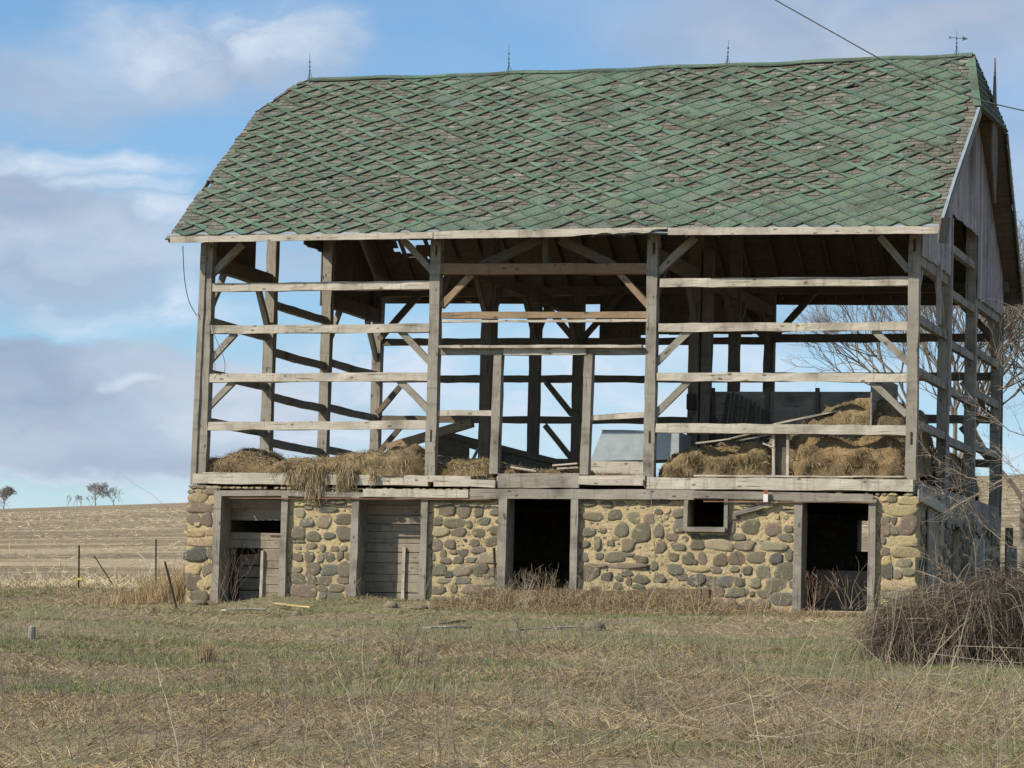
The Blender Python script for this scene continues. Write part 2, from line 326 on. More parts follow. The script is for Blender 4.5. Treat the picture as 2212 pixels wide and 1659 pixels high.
def groundmat():
    m, nt, b = newmat('ground', .95); geo = nd(nt, 'ShaderNodeNewGeometry').outputs['Position']
    sep = nd(nt, 'ShaderNodeSeparateXYZ'); nt.links.new(geo, sep.inputs[0])
    n1 = nz(nt, geo, .35, 5); n2 = nz(nt, geo, 7, 6, (1, 1, 1), .7); n3 = nz(nt, geo, 26, 4)
    y = mixc(nt, mr(nt, n2, .3, .7), (.09, .07, .042), (.29, .225, .13)); y = mixc(nt, mr(nt, n3, .4, .7, 0, .5), y, (.36, .30, .20))
    y = mixc(nt, mr(nt, n1, .5, .62, 0, .45), y, (.13, .15, .06))
    f1 = nz(nt, geo, 1, 6, (.05, .5, 1), .7); f2 = nz(nt, geo, 1, 7, (1.1, 1.6, 1), .75); f3 = nz(nt, geo, 1, 3, (.012, .05, 1))
    f4 = nz(nt, geo, 1, 5, (.12, 1.1, 1), .65); f = mixc(nt, mr(nt, f2, .3, .7), (.125, .095, .058), (.27, .205, .125)); f = mixc(nt, mr(nt, f4, .5, .62, 0, .55), f, (.38, .30, .175)); f = mixc(nt, mr(nt, f1, .52, .66, 0, .55), f, (.15, .135, .075))
    f = mixc(nt, mr(nt, f2, .57, .66, 0, .85), f, (.50, .41, .26)); f = mixc(nt, mr(nt, f3, .5, .58, 0, .6), f, (.20, .15, .085)); f5 = nz(nt, geo, 1, 3, (.004, .09, 1)); f = mixc(nt, mr(nt, f5, .52, .6, 0, .55), f, (.46, .37, .23))
    k = mr(nt, sep.outputs[1], 13.5, 17.); c = mixc(nt, k, y, f); nt.links.new(c, b.inputs['Base Color']); bump(nt, b, n2, .8, .05); return m
GROUND = groundmat()
# ------------------------------------------------------------------ ground
def axis(lo, f0, f1, hi, step, grow):
    a = list(np.arange(f0, f1+1e-6, step)); s = step; x = f0
    while x > lo: s *= grow; x -= s; a.insert(0, x)
    s = step; x = a[-1]
    while x < hi: s *= grow; x += s; a.append(x)
    return np.array(a)
gx = axis(-900, -12, 34, 900, .22, 1.12); gy = axis(-120, -46, 14, 1500, .22, 1.05)
GX, GY = np.meshgrid(gx, gy); GZ = ground_z(GX, GY)
V = np.stack([GX, GY, GZ], -1).reshape(-1, 3); nx = len(gx); ny = len(gy)
ii, jj = np.meshgrid(np.arange(nx-1), np.arange(ny-1)); a = (jj*nx+ii).ravel()
F = np.stack([a, a+1, a+nx+1, a+nx], 1)
tag(npmesh('ground', V, F, np.ones((len(V), 3)), GROUND, smooth=True), 'dry grassy yard rising to the barn and a harvested field behind', kind='structure')
# ================================================================== BARN
barn = empty('timber_frame_barn', (7.3, 5.2, .9))
tag(barn, 'old timber frame barn stripped of its siding with green shingled roof on a fieldstone basement', 'barn')
BX = [0.0, 4.97, 9.46, 14.6]; BY = [0.0, 3.46, 6.92, 10.38]; FL = 3.5
def single(name, mat, p0, p1, w, h, up=(0, 0, 1), parent=barn, label=None, **k):
    m = MB(); m.beam(p0, p1, w, h, up, **k); o = m.build(name, mat, parent)
    if label: o['label'] = label
    return o
def px(name, mat, a, b, w, h, Y=0., **k):        # a beam lying in the plane y = Y between two measured points
    if abs(a[0]-b[0]) > .25*abs(a[1]-b[1]): w, h = h, w
    return single(name, mat, at(a[0], a[1], Y), at(b[0], b[1], Y), w, h, up=(0, 1, 0), **k)
# posts
for i, X in enumerate(BX):
    for j, Y in enumerate(BY):
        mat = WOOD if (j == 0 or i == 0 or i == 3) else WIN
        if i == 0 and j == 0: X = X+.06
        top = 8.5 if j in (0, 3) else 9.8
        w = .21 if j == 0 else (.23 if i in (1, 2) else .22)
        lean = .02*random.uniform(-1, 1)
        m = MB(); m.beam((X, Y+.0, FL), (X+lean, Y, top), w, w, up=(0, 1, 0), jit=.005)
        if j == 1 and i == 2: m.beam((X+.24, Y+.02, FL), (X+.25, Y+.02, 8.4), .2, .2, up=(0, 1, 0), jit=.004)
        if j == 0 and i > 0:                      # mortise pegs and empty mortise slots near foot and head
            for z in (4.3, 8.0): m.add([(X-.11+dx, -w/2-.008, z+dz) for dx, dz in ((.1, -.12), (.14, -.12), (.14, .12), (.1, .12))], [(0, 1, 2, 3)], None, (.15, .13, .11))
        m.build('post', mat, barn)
mcb = MB(); mcb.beam(at(417, 1047, -.12), at(441, 525, -.12), .12, .04, up=(0, 1, 0)); mcb.build('corner_board', WOOD, barn)
# door-way studs of the middle bay and the small studs of the right bay
px('stud', WOOD, (1069, 1024), (1078, 765), .17, .2); px('stud', WOOD, (1264, 1026), (1274, 765), .17, .2)
single('stud', WIN, (4.6, 4.9, FL), (4.6, 4.9, 9.2), .2, .2, up=(0, 1, 0))
for x in (1671, 1702): px('stud', WPALE, (x, 1028), (x, 937), .05, .07, Y=.05)
m = MB(); m.beam(at(1686, 1027, .16), at(1686, 938, .16), .24, .04, up=(0, 1, 0)); m.build('panel_board', WIN, barn)
# front girts (measured ends)
for (a, b, h) in [((455, 621.5), (935, 616), .17), ((450, 713), (930, 708.5), .165), ((444, 817), (928, 813.5), .17), ((438, 921.6), (925, 917.5), .165),
                  ((1427, 611.5), (1965, 607.5), .17), ((1424, 708.5), (1962, 705), .16), ((1420, 814), (1960, 816.5), .165), ((1418, 924.5), (1958, 930), .18)]:
    px('girt', WPALE, a, b, .14, h, Y=-.02, jit=.006)
px('girt', WPALE, (947, 892.5), (1064, 893), .1, .11); px('girt', WPALE, (1274, 903), (1396, 896), .1, .11)
px('header_beam', WBROWN, (955, 582), (1404, 581), .2, .21, jit=.006, col=(.92, .86, .8))
px('girt', WBROWN, (955, 681.5), (1401, 680.5), .12, .13)
px('batten', WPALE, (955, 694.5), (1399, 692.5), .05, .05, Y=-.09)
px('door_track_beam', WOOD, (950, 760), (1398, 759.5), .12, .13, Y=.0)
px('door_track', WPALE, (950, 749.5), (1388, 748.5), .16, .055, Y=-.14, seg=20)
px('nailer_board', WPALE, (1088, 760), (1267, 759), .04, .13, Y=-.1)
# front braces
for a, b in [((450, 602), (524, 527)), ((441, 792), (509, 720)), ((436, 896), (505, 824)), ((940, 592), (871, 517)), ((933, 787), (866, 715)), ((930, 890), (863, 821)),
             ((1422, 589), (1502, 512)), ((1417, 785), (1490, 713)), ((1415, 895), (1489, 823)), ((1964, 585), (1901, 511)), ((1961, 783), (1887, 713)), ((1959, 897), (1884, 824))]:
    px('brace', WOOD, a, b, .1, .13, Y=.02, jit=.006)
for a, b in [((953, 662), (1020, 592)), ((1403, 662), (1336, 588))]: px('brace', WBROWN, a, b, .1, .13, Y=.02, jit=.006)
for a, b, w in [((1040, 575), (1170, 516), .18), ((1328, 574), (1210, 518), .18), ((1181, 573), (1181, 505), .24)]: px('roof_strut', WIN, a, b, .12, w, Y=.22)
# plates and tie beams, side and rear girts
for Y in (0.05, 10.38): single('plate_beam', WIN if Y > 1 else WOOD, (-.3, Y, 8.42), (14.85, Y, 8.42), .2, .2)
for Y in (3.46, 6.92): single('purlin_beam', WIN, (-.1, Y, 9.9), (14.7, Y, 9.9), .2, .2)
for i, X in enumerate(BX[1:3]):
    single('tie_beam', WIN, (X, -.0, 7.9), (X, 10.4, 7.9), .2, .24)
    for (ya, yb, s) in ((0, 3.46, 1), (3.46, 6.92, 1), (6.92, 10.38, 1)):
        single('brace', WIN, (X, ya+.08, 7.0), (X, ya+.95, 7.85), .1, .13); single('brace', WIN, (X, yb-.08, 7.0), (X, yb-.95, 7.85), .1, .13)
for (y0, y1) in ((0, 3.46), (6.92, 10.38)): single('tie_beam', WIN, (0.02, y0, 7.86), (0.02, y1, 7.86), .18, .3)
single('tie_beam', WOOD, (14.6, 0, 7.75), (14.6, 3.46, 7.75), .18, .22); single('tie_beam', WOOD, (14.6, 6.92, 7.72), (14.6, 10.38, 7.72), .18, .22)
for X, mat, lst in ((0.03, WOOD, [(0, 3.46, (6.63, 5.6, 4.58)), (3.46, 6.92, (7.36, 6.35, 5.38, 4.42)), (6.92, 10.38, (6.5, 5.48, 4.5))]),
                    (14.62, WOOD, [(0, 3.46, (6.62, 5.6, 4.62)), (3.46, 6.92, (8.47, 7.55, 6.5, 5.54, 4.52)), (6.92, 10.38, (6.68, 5.78, 4.68))])):
    for y0, y1, zs in lst:
        for z in zs:
            zz = z+random.uniform(-.03, .03); m = MB(); sag = .05*random.random()
            m.beam((X, y0, zz), (X, (y0+y1)/2, zz-sag*.4), .12, .16, jit=.004); m.beam((X, (y0+y1)/2, zz-sag*.4), (X, y1, zz), .118, .158, jit=.004)
            m.build('girt', mat, barn)
for X in (0.05, 14.58):
    for (ya, s) in ((0, 1), (3.46, -1), (6.92, 1), (10.38, -1)):
        single('brace', WOOD, (X, ya+s*.1, 6.85), (X, ya+s*.8, 7.7), .1, .13)
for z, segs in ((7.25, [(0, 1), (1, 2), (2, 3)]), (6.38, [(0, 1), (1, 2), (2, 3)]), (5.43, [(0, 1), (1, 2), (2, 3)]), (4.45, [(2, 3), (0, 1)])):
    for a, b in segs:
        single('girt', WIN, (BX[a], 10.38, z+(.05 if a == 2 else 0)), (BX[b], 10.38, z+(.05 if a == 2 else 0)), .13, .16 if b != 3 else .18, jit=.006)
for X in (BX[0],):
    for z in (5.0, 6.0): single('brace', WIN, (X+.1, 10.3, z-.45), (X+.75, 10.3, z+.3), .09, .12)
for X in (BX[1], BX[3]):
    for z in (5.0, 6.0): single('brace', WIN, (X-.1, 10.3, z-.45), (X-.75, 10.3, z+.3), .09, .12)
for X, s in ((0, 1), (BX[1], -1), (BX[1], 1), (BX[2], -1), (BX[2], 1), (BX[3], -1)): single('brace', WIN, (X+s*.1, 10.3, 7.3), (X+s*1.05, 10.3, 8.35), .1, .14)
single('stud', WIN, (12.2, 10.38, 3.5), (12.2, 10.38, 5.5), .12, .12, up=(0, 1, 0))
# boards still hanging on the rear wall of the middle bay
m = MB()
x = 5.42
while x < 9.4:
    w = random.uniform(.2, .28); zb = 7.42 + random.uniform(-.02, .02)
    if x < 5.95: zb = 7.12
    elif x < 6.3: zb = 7.12+(x-5.95)*.9
    m.beam((x+w/2, 10.5, zb), (x+w/2, 10.5, 8.5), w, .025, up=(0, 1, 0), jit=.001, seg=1); x += w+.004
m.build('wall_siding', WIN, barn)
# floor deck over the basement
m = MB()
for k in range(36):
    m.beam((.0, .15+k*.287, FL-.03), (14.6, .15+k*.287, FL-.03), .285, .04, seg=2, jit=0)
m.build('floor_deck', WIN, barn)
# sill timbers, in lengths
def sill(a, b, hgt, Y=-.04, mat=WPALE, name='sill_beam', t=.22): px(name, mat, a, b, t, hgt, Y=Y, jit=.006)
sill((421, 1034), (928, 1039), .20); sill((928, 1035), (1020, 1036), .13); sill((940, 1043), (1073, 1045), .15, Y=-.06)
sill((1076, 1038), (1251, 1038), .285, Y=-.14, mat=WOOD, name='threshold_board', t=.05); sill((1076, 1040), (1251, 1040), .2, Y=.0, t=.18)
sill((1253, 1033), (1396, 1034), .1, Y=-.05); sill((1253, 1041), (1392, 1042), .13, Y=-.08); sill((1400, 1044), (1974, 1049), .225)
for (x0, x1, y, n) in ((440, 640, 1022, 1), (1500, 1955, 1028, 2)): px('edge_board', WPALE, (x0, y), (x1, y+2), .1, .03, Y=-.1)
single('sill_beam', WOOD, (14.62, .1, 3.38), (14.62, 10.4, 3.38), .2, .26)
single('sill_beam', WIN, (0, 10.38, 3.38), (14.5, 10.38, 3.38), .2, .24); single('sill_beam', WIN, (0, .1, 3.38), (0, 10.3, 3.38), .2, .24)
# ------------------------------------------------------------------ basement stone walls
def S(x0): return lambda zx, zy: ((x0+zx*.34358)*.7855, (1260+zy*.34358)*.7855)
SC = {'o': (.185, .155, .10), 'b': (.17, .162, .12), 'g': (.25, .212, .135), 'p': (.235, .175, .125), 'y': (.47, .36, .19), 'd': (.095, .092, .075), 'w': (.38, .31, .195)}
A = """1165,350,80,40,p 1260,350,80,35,p 1330,355,80,45,o 1075,385,70,45,g 1215,408,180,50,b 1360,490,150,75,o 1055,515,110,70,b 1200,505,110,100,g 995,600,115,90,o 1115,630,105,75,o 1240,620,90,50,b 1375,600,140,105,o 1010,665,60,28,o 1090,705,90,45,g 1185,720,45,55,g 1280,725,65,45,p 1355,720,50,45,g 985,795,80,60,o 1080,790,75,85,o 1170,800,50,70,g 1245,795,80,75,b 1325,785,50,60,o 1400,785,80,55,o 975,895,80,50,g 1100,890,130,100,o 1245,895,135,85,b 1370,890,110,110,o 990,970,125,80,o 1100,980,90,70,o 1215,980,130,75,o 1345,975,100,60,p 1425,970,50,50,p 1030,1065,230,90,p 1185,1045,90,50,o 1295,1040,120,60,o 1400,1055,80,100,p 975,1150,110,75,o 1080,1150,90,65,o 1185,1100,60,55,b 1270,1130,165,110,o 1365,1100,60,55,y 1340,1195,180,40,o 1060,1195,60,30,o 1180,1205,140,35,g 1000,440,90,60,w
135,270,60,30,g 195,265,60,30,y 290,265,120,50,p 190,320,160,65,y 315,335,70,70,y 195,395,190,75,p 325,410,50,70,p 160,490,120,80,p 260,490,90,110,p 185,530,50,30,y 165,600,150,60,y 280,590,90,50,y 215,675,230,60,y 180,775,170,120,d 290,760,70,80,p 150,890,120,80,y 265,890,100,90,o 160,990,140,130,o 280,980,70,120,y 180,1110,190,90,o 290,1110,60,60,o 320,1160,40,30,o 200,230,150,30,p 310,235,90,25,y 200,1190,150,50,o
780,1145,60,40,y 850,1145,70,40,y 560,1190,180,40,g 700,1180,100,35,o 1560,1210,180,50,g 1750,1205,150,70,o 1900,1200,120,50,o 640,1195,110,40,p 1990,1200,90,50,g"""
B = """240,420,165,100,o 395,425,110,90,o 515,425,75,70,o 645,430,70,50,b 185,505,80,70,o 315,520,145,80,o 435,530,55,55,o 555,505,100,55,b 675,505,50,35,o 210,590,130,70,w 350,595,110,70,o 515,595,90,65,o 655,580,90,65,o 175,695,90,90,p 285,690,90,65,o 483,680,70,55,p 635,665,120,75,o 405,655,25,20,d 510,735,115,45,p 230,765,45,60,g 310,750,60,30,p 388,755,90,55,o 150,790,35,60,o 250,820,90,40,p 350,815,85,50,o 450,815,90,35,g 600,800,190,90,w 190,895,110,95,o 275,930,60,50,d 372,895,140,100,g 522,895,110,95,o 650,905,100,80,o 240,980,120,35,g 385,980,140,45,b 600,990,110,60,g 575,950,60,30,p 190,1055,100,70,o 315,1045,55,65,g 470,1050,180,60,p 205,1140,180,60,g 230,1200,220,50,o 360,1145,80,50,g 400,345,200,30,o 220,340,160,25,o 580,340,140,30,o
1395,360,95,55,o 1535,370,85,50,o 1645,360,60,30,p 1605,455,100,75,o 1425,465,150,65,g 1760,475,100,75,g 1880,485,90,70,p 1955,430,60,45,o 2015,425,60,40,y 2115,440,85,70,o 2120,540,90,95,b 1395,590,85,65,b 1510,580,50,45,o 1655,575,110,100,o 1815,600,140,130,o 1957,580,70,100,o 1360,690,80,55,o 1463,680,55,95,o 1568,680,50,50,p 1710,695,110,85,o 1610,640,60,30,w 1970,715,85,80,o 2060,630,80,60,p 2110,710,110,55,o 1365,795,60,60,g 1480,785,60,50,b 1613,790,160,75,o 1730,775,50,25,g 1800,810,110,60,o 1660,862,340,40,p 1480,860,100,30,p 1405,915,140,110,o 1540,950,80,60,d 1700,920,90,45,o 1635,960,60,35,o 1715,985,50,60,o 1815,970,130,65,o 1630,1025,80,45,o 1790,1030,90,40,o 2075,790,80,60,o 2090,890,120,80,b 1450,1040,80,30,o 1970,350,140,40,o 1920,860,60,60,g 1960,960,90,60,o 1940,1060,90,60,g"""
C = """500,550,50,100,p 210,630,60,40,o 320,632,150,30,o 440,632,80,30,o 230,690,120,70,o 400,690,200,80,w 150,805,90,90,o 265,800,60,90,p 410,815,110,80,o 210,830,30,35,o 655,550,120,110,o 560,630,90,45,o 835,570,120,85,p 955,565,70,45,o 935,635,110,55,o 605,700,160,60,p 830,705,220,60,w 540,800,115,95,p 695,795,125,90,o 860,805,95,70,d 960,775,65,85,o 380,895,90,50,p 240,885,180,40,y 525,890,60,50,g 625,900,70,60,o 755,910,105,95,g 925,905,140,120,o 225,975,125,90,d 340,985,95,75,o 445,990,115,75,b 565,990,80,65,o 690,1000,95,70,g 860,1020,170,95,o 110,950,60,60,o 545,1075,160,65,o 755,1085,100,60,g 665,1085,35,35,o 915,1130,170,110,b 385,1065,100,80,p 270,1080,120,90,o 500,1170,90,80,p 615,1180,140,90,o 390,1150,60,60,g 985,1010,45,50,p 740,440,70,30,o 860,470,50,30,y 620,365,110,40,g 960,420,80,30,p 535,470,60,40,o 760,1160,90,60,o 110,1080,110,80,o 150,1170,140,60,g
1725,320,60,50,y 1785,330,70,40,o 1910,340,130,60,y 1855,345,30,50,o 1840,420,240,75,y 1730,500,80,60,p 1730,575,85,85,p 1800,500,40,50,o 1910,540,130,140,p 1805,580,50,70,o 1860,600,60,30,y 1710,650,40,60,g 1860,665,240,75,y 1885,750,190,80,y 1730,750,70,60,p 1745,900,90,100,d 1880,840,110,60,g 1830,930,70,60,p 1920,910,90,60,g 1840,1020,220,75,y 1725,1090,60,60,o 1860,1100,200,70,p 1790,1130,80,50,p 1740,820,70,70,y"""
WALLY = -.12; placed = []
def stone(mb, c, nrm, upv, w, h, col, depth=.035, power=2.6):
    c = Vector(c); n = Vector(nrm).normalized(); up = Vector(upv).normalized(); sx = up.cross(n).normalized()
    K = 11; ph = random.uniform(0, 6.28); q5 = random.uniform(0, 6.28); q6 = random.uniform(.05, .14); q7 = random.uniform(0, 6.28); jr = [random.uniform(.84, 1.06)+q6*math.sin(2*6.2832*_/K+q5)+.07*math.sin(3*6.2832*_/K+q7) for _ in range(K)]; vs = []; fs = []
    f = random.uniform(.86, 1.16); col = tuple(x*f*random.uniform(.95, 1.05) for x in col); tx, tz = random.uniform(-.12, .12), random.uniform(-.12, .12)
    for ring, (rr, dd) in enumerate(((1.03, -.03), (1.0, .55), (.93, .95), (.6, 1.0))):
        for k in range(K):
            a = ph+6.2832*k/K; ca, sa = math.cos(a), math.sin(a); q = (abs(ca)**power+abs(sa)**power)**(-1/power)
            x = ca*q*w/2*rr*jr[k]; z = sa*q*h/2*rr*jr[k]
            vs.append(c+sx*x+up*z+n*(depth*dd*(1 if dd <= 0 else random.uniform(.85, 1.15))+(x*tx+z*tz)*max(dd, 0)))
    vs.append(c+n*depth*1.02)
    for r in range(3):
        for k in range(K): fs.append((r*K+k, r*K+(k+1) % K, (r+1)*K+(k+1) % K, (r+1)*K+k))
    for k in range(K): fs.append((3*K+k, 3*K+(k+1) % K, 4*K))
    mb.add(vs, fs, None, col, 1)
openings = [(0.50, 1.96, .9, 3.2), (3.49, 4.91, .97, 3.2), (6.55, 8.0, 1.2, 3.2), (10.28, 11.02, 2.50, 3.11), (12.48, 13.87, 1.0, 3.2)]
WT = .52; ZB = .3; ZT = 3.2; XL, XR = -.17, 14.72
def mortar_box(mb, x0, x1, z0, z1, y0=None, y1=None):
    y0 = WALLY if y0 is None else y0; y1 = WALLY+WT if y1 is None else y1
    if x1-x0 < 1e-3 or z1-z0 < 1e-3: return
    nxs = max(1, int((x1-x0)/.06)); nzs = max(1, int((z1-z0)/.06)); vs = []; fs = []
    for j in range(nzs+1):
        for i in range(nxs+1):
            x = x0+(x1-x0)*i/nxs; z = z0+(z1-z0)*j/nzs; e = (i in (0, nxs)) or (j in (0, nzs))
            vs.append((x, y0-(0 if e else (float(fbm(x*7, z*7, 31, 3))-.45)*.035), z))
    for j in range(nzs):
        for i in range(nxs): a = j*(nxs+1)+i; fs.append((a, a+1, a+nxs+2, a+nxs+1))
    cc = (.56, .43, .235); mb.add(vs, fs, None, cc, 0)
    mb.add([(x0, y0, z0), (x1, y0, z0), (x1, y1, z0), (x0, y1, z0), (x0, y0, z1), (x1, y0, z1), (x1, y1, z1), (x0, y1, z1)],
           [(0, 3, 2, 1), (4, 5, 6, 7), (1, 2, 6, 5), (3, 7, 6, 2), (0, 4, 7, 3)], None, cc, 0)
fw = MB(); xs_ = XL
for (a, b, z0, z1) in openings:
    mortar_box(fw, xs_, a, ZB, ZT); mortar_box(fw, a, b, ZB, z0)
    if z1 < ZT: mortar_box(fw, a, b, z1, ZT)
    xs_ = b
mortar_box(fw, xs_, XR, ZB, ZT)
def blocked(x, z, w, h):
    for (a, b, z0, z1) in openings:
        if x+w*.42 > a and x-w*.42 < b and z+h*.42 > z0 and z-h*.42 < z1: return True
    return False
for x0, T in ((480, A), (1140, B), (1840, C)):
    for tok in T.split():
        zx, zy, w, h, k = tok.split(','); X, Yy = S(x0)(float(zx), float(zy)); p = at(X, Yy, WALLY)
        w = float(w)*.34358*.7855/105*1.16; h = float(h)*.34358*.7855/105*1.16
        if blocked(p[0], p[2], w, h): continue
        w = min(w, 2*(min(p[0]-XL, XR-p[0])+.06)); placed.append((p[0], p[2], w, h))
        stone(fw, (p[0], WALLY, p[2]), (0, -1, 0), (0, 0, 1), w, h, SC[k], random.uniform(.014, .028), 4.5 if k in 'yp' and (zx and w > .3) else random.uniform(2.2, 5.5))
for _ in range(5200):
    x = random.uniform(XL+.04, XR-.04); z = random.uniform(.45, 3.17); w = random.choice((.035, .05, .07, .09, .13)); w *= random.uniform(.8, 1.2); h = w*random.uniform(.45, .95)
    if z < 1.1: w *= 1.3
    if blocked(x, z, w*1.15, h*1.15) or any(abs(x-a) < (w+c)*.46+.004 and abs(z-b) < (h+d)*.46+.003 for a, b, c, d in placed): continue
    placed.append((x, z, w, h)); stone(fw, (x, WALLY, z), (0, -1, 0), (0, 0, 1), w, h, SC[random.choice('oggpwwwwyyy')], random.uniform(.006, .014))
# right end wall, seen in shade, rear and left walls
rw = MB()
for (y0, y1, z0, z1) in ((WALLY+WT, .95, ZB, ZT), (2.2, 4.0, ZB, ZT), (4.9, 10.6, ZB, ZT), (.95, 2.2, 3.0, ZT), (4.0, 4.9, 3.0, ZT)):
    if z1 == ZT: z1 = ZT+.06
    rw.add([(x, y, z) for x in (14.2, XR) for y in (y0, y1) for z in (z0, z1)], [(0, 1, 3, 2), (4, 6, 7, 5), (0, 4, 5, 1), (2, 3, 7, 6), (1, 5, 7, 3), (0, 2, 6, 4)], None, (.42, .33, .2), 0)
for _ in range(420):
    y = random.uniform(.45, 10.4); z = random.uniform(.6, 3.1); w = random.uniform(.1, .32); h = w*random.uniform(.5, .9)
    if (.95-w/2 < y < 2.2+w/2) or (4.-w/2 < y < 4.9+w/2): continue
    stone(rw, (XR, y, z), (1, 0, 0), (0, 0, 1), w, h, SC[random.choice('oogbpyd')], .03)
rw.build('stone_wall', [MORT, STONE], barn, smooth=True)
ow = MB()
def bx(mb, x0, x1, y0, y1, z0, z1, col=(1, 1, 1), mi=0):
    mb.add([(x, y, z) for x in (x0, x1) for y in (y0, y1) for z in (z0, z1)], [(0, 1, 3, 2), (4, 6, 7, 5), (0, 4, 5, 1), (2, 3, 7, 6), (1, 5, 7, 3), (0, 2, 6, 4)], None, col, mi)
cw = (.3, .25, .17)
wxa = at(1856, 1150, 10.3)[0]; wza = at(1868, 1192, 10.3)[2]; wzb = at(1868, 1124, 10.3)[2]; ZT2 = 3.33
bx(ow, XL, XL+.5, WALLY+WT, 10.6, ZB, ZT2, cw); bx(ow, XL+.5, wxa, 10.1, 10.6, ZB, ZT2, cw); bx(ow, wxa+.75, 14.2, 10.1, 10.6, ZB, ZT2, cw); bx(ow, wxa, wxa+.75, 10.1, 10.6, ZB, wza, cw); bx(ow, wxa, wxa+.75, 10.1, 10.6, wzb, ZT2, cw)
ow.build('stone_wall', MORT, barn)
# rubble course between wall head and sill
x = XL+.05
while x < XR-.05:
    w = random.uniform(.08, .2)
    if random.random() < .8: stone(fw, (x+w/2, WALLY+.02, 3.225), (0, -1, 0), (0, 0, 1), w, .05, SC[random.choice('ywgwp')], .05)
    x += w+.01
fw.build('stone_wall', [MORT, STONE], barn, smooth=True)
# lintels
def lint(a, b, h, mat=WPALE, Y=-.2, t=.06, name='lintel_board', **k): px(name, mat, a, b, t, h, Y=Y, **k)
lint((478, 1065), (640, 1066), .11, WOOD); lint((640, 1067), (938, 1072), .1, WOOD); lint((785, 1064.5), (1012, 1067.5), .16, WPALE, Y=-.22); lint((1016, 1066.5), (1500, 1068.5), .19, WOOD, Y=-.2)
lint((1498, 1068), (1886, 1076), .15, WOOD, Y=-.2)
px('rusty_track', DARKM, (495, 1076), (1060, 1079), .03, .022, Y=-.26, col=(.17, .085, .05)); px('rusty_track', DARKM, (1520, 1083), (1890, 1086), .03, .02, Y=-.26, col=(.22, .13, .08))
px('lintel_board', WOOD, (1585, 1112), (1680, 1085), .04, .06, Y=-.2); px('lintel_board', WOOD, (1590, 1106), (1640, 1090), .03, .04, Y=-.18)
p = at(1654, 1072, -.31); m = MB(); bx(m, p[0]-.045, p[0]+.045, p[1]-.01, p[1]+.01, p[2]-.11, p[2]+.09, (.72, .68, .62)); bx(m, p[0]-.04, p[0]+.04, p[1]-.016, p[1]+.008, p[2]+.05, p[2]+.12, (.30, .07, .05)); m.build('tin_plate', DARKM, barn)
# door and window frames with their doors
def frame(name, x0, x1, z0, z1, jw=.13, sill_=None, y=-.17, mat=WOOD, dep=.12):
    m = MB(); m.beam((x0, y, z0), (x0, y, z1), jw, dep, up=(0, 1, 0)); m.beam((x1, y, z0), (x1, y, z1), jw*.85, dep, up=(0, 1, 0)); m.beam((x0-jw/2, y+.01, z1+.02), (x1+jw/2, y+.01, z1+.02), dep, .06)
    if sill_: m.beam((x0, y, z0+.02), (x1, y, z0+.02), dep+.1, sill_)
    return m.build(name, mat, barn)
frame('door_frame', .5, 1.95, .88, 3.1, .16); frame('door_frame', 3.46, 4.92, .95, 3.06, .16, .08); frame('door_frame', 6.55, 8.02, 1.15, 3.08, .17); frame('door_frame', 12.47, 13.9, .9, 3.08, .16)
frame('window_frame', 10.25, 11.05, 2.49, 3.11, .08, .09, y=-.16)
for (x0, x1, z0) in ((.5, 1.95, .9), (3.46, 4.92, .97), (6.55, 8.02, 1.2), (12.47, 13.9, 1.0)):        # inner jambs lining the wall thickness
    for xj in (x0+.03, x1-.03): single('door_jamb', WOOD, (xj, .17, z0), (xj, .17, 3.1), .5, .03, up=(1, 0, 0))
def plank_door(x0, x1, z0, z1, ydoor, skip=(), studs=(), half=None):
    m = MB(); z = z0; xf = x0
    while z < z1-.05:
        h = random.uniform(.15, .26); zc = z+h/2
        x0 = half[0] if half and zc < half[1] else xf
        if not any(a < zc < b for a, b in skip): m.beam((x0, ydoor+random.uniform(-.012, .012), zc), (x1, ydoor, zc+random.uniform(-.008, .008)), .03, h-.012, up=(0, 0, 1), jit=.002)
        z += h
    o = m.build('plank_door', WDOOR, barn)
    for sx_, za, zb in studs: mm = MB(); mm.beam((sx_, ydoor-.05, za), (sx_, ydoor-.05, zb), .06, .05, up=(0, 1, 0)); mm.build('door_stile', WPALE, o)
    return o
plank_door(.55, 1.93, .95, 3.1, .42, skip=((2.33, 2.62),), studs=((1.28, .98, 1.98),), half=(1.28, 1.95))
m = MB()
for k in range(4): m.beam((.62, .8+.03*(k % 2), 1.05+.25*k), (1.4, .82, 1.07+.25*k), .03, .22, jit=.003)
m.build('inner_planks', WDOOR, barn)
plank_door(3.5, 4.9, 1.0, 3.1, .42, skip=((2.86, 2.98),), studs=((4.32, 1.02, 2.1),))
m = MB()
for k in range(3): m.beam((12.6, .9, 1.1+k*.28), (14.1, .9, 1.1+k*.28), .03, .27)
m.build('stall_partition', WIN, barn)
# right end wall boards: plank door, slanting pale board, patch boards
m = MB(); y = 1.0
while y < 2.15: m.beam((14.76, y+.1, .95), (14.76, y+.1, 3.05), .19, .03, up=(1, 0, 0), jit=.002); y += .2
m.build('plank_door', WDOOR, barn)
m = MB(); m.beam((14.6, 4.0, 1.8), (14.6, 4.9, 1.8), .03, 2.3, jit=0); m.build('plank_door', WIN, barn)
single('slanting_board', WPALE, atX(1984, 1068, 14.82), atX(2041, 1101, 14.82), .03, .2)
m = MB(); y = 2.3
while y < 10.3:
    w = random.uniform(.18, .26); m.beam((14.76, y+w/2, 2.9+random.uniform(-.15, .1)), (14.76, y+w/2, 3.3), .025, w-.01, up=(0, 1, 0), jit=.002, seg=1); y += w
m.build('wall_siding', WDOOR, barn)
